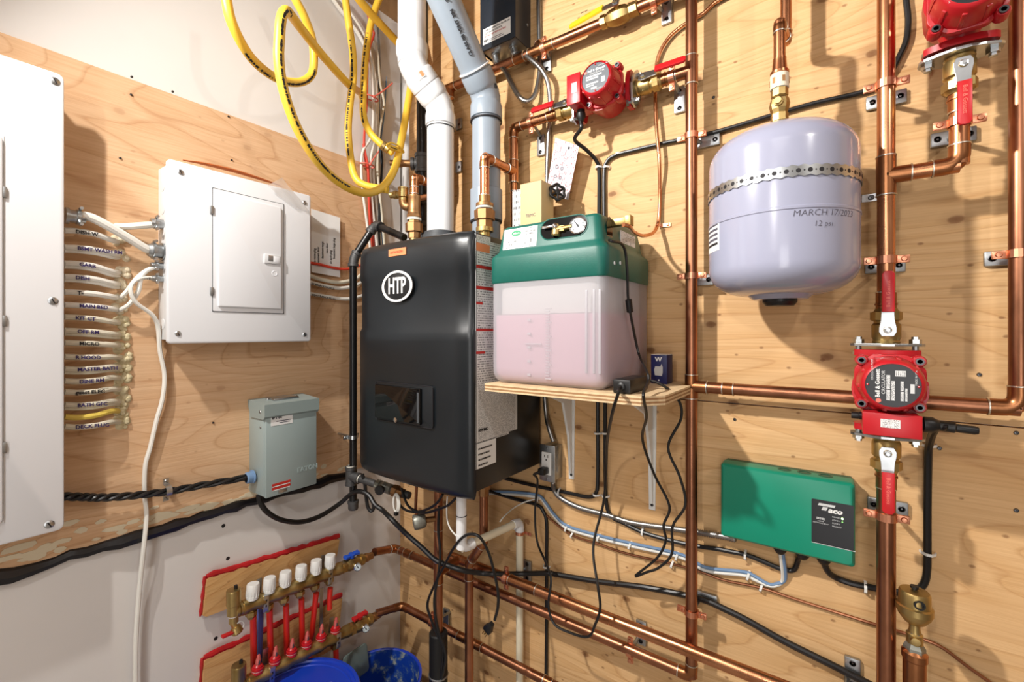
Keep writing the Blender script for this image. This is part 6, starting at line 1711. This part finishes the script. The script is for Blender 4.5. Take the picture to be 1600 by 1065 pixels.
for px, py in ((1219, 872), (1254, 880), (1287, 886)):
    q = R(px, py, .035); q = V((q.x, -.035, tz0 + .004))
    mk('cord_grip', B().lathe(q, -Z, [(.013, 0), (.013, .006), (.015, .007), (.015, .013), (.011, .02), (.008, .024)], 12), M['black'], t)
    if px == 1219: qW = q - Z*.02
    elif px == 1254: qB = q - Z*.02
    else: qC = q - Z*.02

# ================================================================== CORDS ON THE RIGHT WALL
def staples(o, pts, d, r, off=.002, n=None):
    d = V(d).normalized()
    for px, py in pts:
        c = R(px, py, .004)
        w = d.cross(Y).normalized()
        b = B()
        pp = [c + w*(r + .006) + Y*.003, c + w*(r + .004) - Y*(r*.8), c + w*r*.6 - Y*(r*1.7 + .003), c - w*r*.6 - Y*(r*1.7 + .003), c - w*(r + .004) - Y*(r*.8), c - w*(r + .006) + Y*.003]
        for a, e in zip(pp, pp[1:]): b.obox((a + e)/2, (e - a)/2*1.05, d*.0026, (e - a).normalized().cross(d)*.0011)
        mk('cable_staple', b, M['white_plastic'], o)
rc_ = .0056
g1_ = p1c - X*.0525 - Y*.052 - Z*.072
P = [g1_, g1_ - Z*.02, R(898, 218, .09), R(916, 234, .05), R(931, 250, .02), R(936, 268, .008), R(936, 330, .008), R(935, 480, .008), R(934, 640, .008), R(934, 745, .008), R(931, 770, .008), R(919, 776, .008), R(890, 770, .008), R(847, 761, .008), R(812, 753, .008), R(770, 742, .008)]
o = cable('pump_cord', 'black cord hanging from the sideways pump and running down behind the feeder', 'cord', P, rc_, M['rubber'], None, 10)
staples(o, [(936, 262), (934, 676), (932, 772)], Z, rc_); staples(o, [(875, 768)], X, rc_)
P = rpts([(1412, -60), (1416, 0), (1419, 31), (1416, 62), (1405, 88), (1392, 112), (1370, 134), (1340, 146), (1270, 162), (1200, 182), (1130, 203), (1085, 214), (1040, 223), (985, 236), (960, 243), (948, 253), (944, 272), (944, 340), (945, 480), (945.5, 640), (946, 745), (948, 790), (957, 808), (975, 817), (1004, 831), (1048, 844), (1092, 853), (1120, 857), (1140, 861), (1168, 867), (1200, 880), (1220, 888), (1240, 890)], .009)
P += [V((qB.x - .008, -.02, qB.z - .012)), qB]
o = cable('pump_cord', 'black cord crossing behind the grey tank and dropping to the green relay box', 'cord', P, rc_, M['rubber'], None, 10)
staples(o, [(967, 241), (948, 262), (946, 676), (946, 774)], Z, rc_); staples(o, [(1005, 831), (1165, 867)], X, rc_)
gg = p2c - Z*.0525 - Y*.052 + X*.072
P = [gg, gg + X*.004 - Z*.002, R(1464, 668, .1), R(1456, 680, .05), R(1451, 700, .015), R(1450, 730, .009), R(1449, 800, .009), R(1449, 850, .009), R(1448, 895, .009), R(1441, 915, .009), R(1425, 925, .009), R(1395, 924, .009), R(1360, 917, .009), R(1330, 911, .009), R(1306, 902, .012), R(1294, 893, .025), qC]
o = cable('pump_cord', 'black cord from the middle right pump down and left to the green relay box', 'cord', P, .0066, M['rubber'], None, 10)
staples(o, [(1451, 695), (1450, 863)], Z, .0066); staples(o, [(1352, 917)], X, .0066)
q = gg + X*.0
tag(mk('cord_end', B().lathe(q - X*.004, V((1, 0, -.06)), [(.009, 0), (.0095, .02), (.0075, .022), (.0075, .045), (.006, .05), (0, .051)], 12), M['black'], loc=q), 'dark rubber cord end sticking out right of the middle right pump', 'cord end')
for dz, m, lab in ((0, 'white_cable', 'white low voltage cable running along the wall to the green relay box'), (.0085, 'blue_cable', 'blue grey low voltage cable beside the white one along the wall')):
    P = [q + Z*dz*(1 if i < 12 else .4) + X*(dz*.6 if i >= 14 else 0) for i, q in enumerate(rpts([(760, 771), (800, 772), (840, 777), (852, 788), (865, 806), (886, 825), (934, 840), (987, 853), (1065, 871), (1103, 891), (1161, 898), (1179, 905), (1200, 914), (1213, 914), (1223, 904)], .007))]
    P.append(qW + X*dz*.6)
    o = cable('low_voltage_cable', lab, 'cable', P, .0042, M[m], None, 8)
    if not dz: staples(o, [(843, 779), (886, 825), (936, 840), (985, 852), (1058, 869), (1169, 899)], X*1 - Z*.25, .006)
P = rpts([(843, 790), (850, 800), (865, 815), (895, 836), (934, 849), (978, 864), (1044, 879), (1092, 892), (1132, 906), (1190, 918), (1241, 935), (1313, 958), (1371, 976), (1421, 991), (1468, 1009), (1512, 1041), (1560, 1075)], .006)
o = cable('thin_copper_line', 'thin brown line running below the white cable to the lower right', 'tube', P, .0034, M['copper_old'], None, 8)
staples(o, [(894, 836), (1050, 882), (1189, 918)], X - Z*.25, .0038)
P = rpts([(760, 765), (800, 778), (838, 788), (849, 799), (854, 818), (854, 870), (854, 960), (853, 1075), (853, 1150)], .008)
o = cable('black_cable', 'black cable dropping straight down the wall right of the white drain pipe', 'cable', P, rc_, M['rubber'], None, 10)
staples(o, [(854, 884), (853, 1061)], Z, rc_)
P = rpts([(781, 815, .12), (788, 806, .1), (803, 793, .05), (820, 784, .02), (838, 779, .008)])
cable('white_wire', 'thin white wire curving up from the white drain pipe to the wall', 'wire', P, .0022, M['white_cable'])
# adapter cord to the outlet
ad = V((1.098, -.337, sz + .016))
P = [ad, ad - Y*.012 - Z*.006, R(966, 614, .37), R(957, 644, .33), R(949, 688, .2), R(947, 731, .1), R(943, 785, .06), R(927, 853, .10), R(934, 914, .15), R(938, 949, .16), R(930, 975, .16), R(919, 994, .155), R(891, 988, .15), R(866, 974, .15), R(857, 945, .15), R(861, 905, .14), R(853, 879, .1), R(839, 844, .06), R(836, 796, .06), R(840, 752, .08)]
P += [pgq - Y*.045 - X*.016 - Z*.006]
o = cable('adapter_cord', 'thin black cord from the power brick looping low and back up to the outlet', 'cord', P, .0036, M['rubber'], None, 8)
mk('plug', B().obox(pgq - Y*.016, X*.011, Y*.016, Z*.010, .003).cyl(pgq - Y*.03 - X*.004, pgq - Y*.045 - X*.016 - Z*.006, .005, .004, 8), M['black'], o)
P = [L(952, 375, 1.05), L(957, 377, 1.062), L(970, 380, 1.066), L(977, 393, 1.068), L(980, 425, 1.072), L(981, 460, 1.07), L(983, 477, 1.07), L(988, 505, 1.07), L(998, 552, 1.075)]
P += [R(1011, 580, .27), R(1013, 596, .29), R(1006, 612, .36), R(1006, 625, .36), R(1010, 652, .28), R(1004, 687, .18), R(1022, 740, .11), R(1046, 790, .09), R(1037, 820, .09), R(1040, 845, .09), R(1026, 872, .09), R(993, 899, .09), R(1012, 893, .1), R(1030, 886, .1), R(1050, 864, .1), R(1051, 822, .11), R(1071, 788, .12), R(1062, 744, .13), R(1044, 698, .14), R(1064, 654, .16), R(1061, 626, .18), R(1042, 606, .2), V((1.125, -.205, sz + .018)), V((1.10, -.212, sz + .016))]
o = cable('adapter_cord', 'thin black cord dangling in two waves right of the shelf', 'cord', P, .0033, M['rubber'], None, 8)
fq0, fq1 = L(982, 468, 1.07), L(984.5, 487, 1.07)
mk('ferrite', B().cyl(fq0, fq1, .008, None, 12), M['black'], o)
# plug cord under the boiler
P = rpts([(689, 1060, .24), (693, 1015, .24), (685, 995, .24), (674, 968, .24), (668, 942, .24), (682, 907, .25), (694, 884, .26), (708, 857, .28), (722, 840, .29), (735, 834, .29), (750, 839, .28), (763, 862, .26), (771, 889, .25), (778, 923, .24), (778, 948, .24), (773, 968, .24)])
o = cable('plug_cord', 'black cord arching over the white drain pipe with a loose hanging plug', 'cord', P, .0042, M['rubber'], None, 8)
q = R(764, 980, .24); d = (R(758, 990, .24) - R(773, 968, .24)).normalized(); w = d.cross(Y).normalized()
mk('plug', B().prism([(-.018, -.006), (-.006, -.009), (.006, -.014), (.016, -.012), (.016, .012), (.006, .014), (-.006, .009), (-.018, .006)], q + Y*.007, d, w, -Y, .014, .003), M['black'], o)
b = B()
for s in (-1, 1): b.obox(q + d*.025 + w*s*.006, d*.009, Y*.003, w*.0008)
b.cyl(q + d*.016 - w*.0, q + d*.03 , .0024, None, 8)
mk('prongs', b, M['brass'], o)
P = rpts([(686, 790, .235), (685, 830, .24), (688, 862, .245), (686, 890, .25), (680, 925, .25), (679, 950, .25), (685, 985, .25), (694, 1010, .24), (696, 1030, .24), (690, 1060, .24)])
cable('black_cable', 'black cable hanging along the dark upright pipe under the boiler', 'cable', P, .0044, M['rubber'])

# ================================================================== DRAIN PIPE UNDER THE BOILER
t = thing('drain_pipe', 'white plastic drain pipe under the boiler bending to the wall and down', 'pipe', R(720, 855, .27))
rd = .0122
d0 = R(721, 786, .27); d1 = R(721, 856, .27); d2 = R(812, 815, .035); d3 = V((d2.x, d2.y, FLOOR))
d0 = V((d1.x, d1.y, bz0 + .02))
mk('pipe', B().cyl(d0, d1, rd*1.25, None, 18), M['pvc'], t)
mk('pipe', B().cyl(d1, d2, rd, None, 18), M['pvc_cream'], t); mk('pipe', B().cyl(d2, d3, rd, None, 18), M['pvc_cream'], t)
e_ = elbow(t, d1, -Z, d2 - d1, rd*1.22, M['pvc'], .042, False)
e_ = elbow(t, d2, d2 - d1, -Z, rd*1.12, M['pvc'], .03, False)
mk('joint_line', B().lathe(V((d1.x, d1.y, R(721, 805, .27).z)), Z, [(rd*1.26, 0), (rd*1.36, 0), (rd*1.36, .002), (rd*1.26, .002)], 18), M['ink'], t)
cq = V((d2.x, d2.y, R(812, 832, .035).z))
s = thing('tube_strap', 'copper strap holding the white drain pipe near its upper bend', 'strap', cq)
b = B()
for k in range(16):
    a0, a1 = 2*PI*k/16, 2*PI*(k + 1)/16; q = cq + X*rd*1.08*math.cos((a0 + a1)/2) + Y*rd*1.08*math.sin((a0 + a1)/2); tg = X*-math.sin((a0 + a1)/2) + Y*math.cos((a0 + a1)/2)
    b.obox(q, tg*rd*.23, Z*.005, tg.cross(Z)*.0009)
b.obox(cq + X*.026 + Y*.010, X*.013, Z*.005, Y*.001)
mk('band', b, M['copper_clad'], s); screw(s, cq + X*.030 + Y*.0088, -Y, .004, M['copper_clad'])

# ================================================================== SOFT COPPER TUBE LEFT OF THE LONG UPRIGHT PIPE
P = rpts([(1160, -18), (1120, 2), (1100, 20), (1078, 33), (1060, 45), (1044, 60), (1031, 82), (1025, 108), (1024, 155, .018), (1026, 201, .024), (1030, 248, .026), (1031, 300), (1030, 335)], .012) + [R(1027, 352, .02), R(1020, 364, .05), R(1004, 368, .10), R(990, 362, .17)] + [L(984, 354, 1.085) , L(974, 351, 1.08)]
cable('soft_copper_tube', 'soft copper tube curving down to the brass outlet of the green feeder', 'tube', P, .0048, M['copper'], None, 12)
q = R(1036, 352, .004)
t = thing('tube_clip', 'small copper clip screwed to the wall beside the soft copper tube', 'clip', q)
mk('strap', B().obox(q + X*.006, X*.014, Z*.005, Y*.001).tube([q - X*.006 - Y*.0 + (X*-.008*math.sin(a)) - Y*(.012 - .0095*math.cos(a)) for a in [PI*k/8 for k in range(9)]], .002, 6), M['copper_clad'], t)
screw(t, q + X*.013 - Y*.001, -Y, .004, M['copper_clad'])

# ================================================================== AIR VENT AT THE LOWER RIGHT
q = R(1429, 985, .13)
t = thing('air_vent', 'brass automatic air vent on an upright pipe at the lower right', 'air vent', V((q.x, q.y, FLOOR)))
zq = lambda y: R(1430, y, .13).z
o = V((q.x, q.y, 0))
mk('pipe', B().cyl(o + Z*FLOOR, o + Z*zq(1050), .0158, None, 20), M['copper_old'], t)
mk('tee', B().lathe(o + Z*(zq(1062)), Z, [(.0165, -.05), (.0175, 0), (.0175, zq(1030) - zq(1062)), (.0195, zq(1028) - zq(1062)), (.0195, zq(1018) - zq(1062)), (.012, zq(1012) - zq(1062))], 20), M['copper_fit'], t)
mk('hex_bush', B().lathe(o + Z*zq(1020), Z, [(.012, 0), (.0165, .001), (.0165, .012), (.012, .02), (.0105, .024), (.0105, .04)], 6), M['gauge_grey'], t, smooth=False)
mk('check_valve', B().lathe(o + Z*zq(1006), Z, [(.010, 0), (.0125, .003), (.0125, .02), (.010, .022), (.0085, .03), (.0085, .045)], 16), M['brass'], t)
mk('check_stem', B().lathe(o + Z*(zq(996)) - Y*.010, -Y, [(.008, 0), (.007, .006), (0, .007)], 12), M['brass'], t)
z0_ = zq(974)
mk('vent_body', B().lathe(o + Z*z0_, Z, [(.010, 0), (.016, .004), (.0245, .016), (.0255, .022), (.0275, .023), (.0275, .034), (.024, .036), (.0235, .058), (.0215, .062), (.006, .064), (0, .064)], 28), M['brass'], t)
mk('vent_port', B().lathe(o + Z*(z0_ + .047) + V((.004, -.0225, 0)), V((.15, -1, 0)), [(.0085, -.002), (.0085, .003), (.006, .003), (.006, .0005), (0, .0005)], 16), M['black'], t)
mk('vent_cap', B().lathe(o + Z*(z0_ + .063), Z, [(.004, 0), (.004, .004), (.0065, .004), (.0065, .008), (0, .008)], 12), M['black'], t)
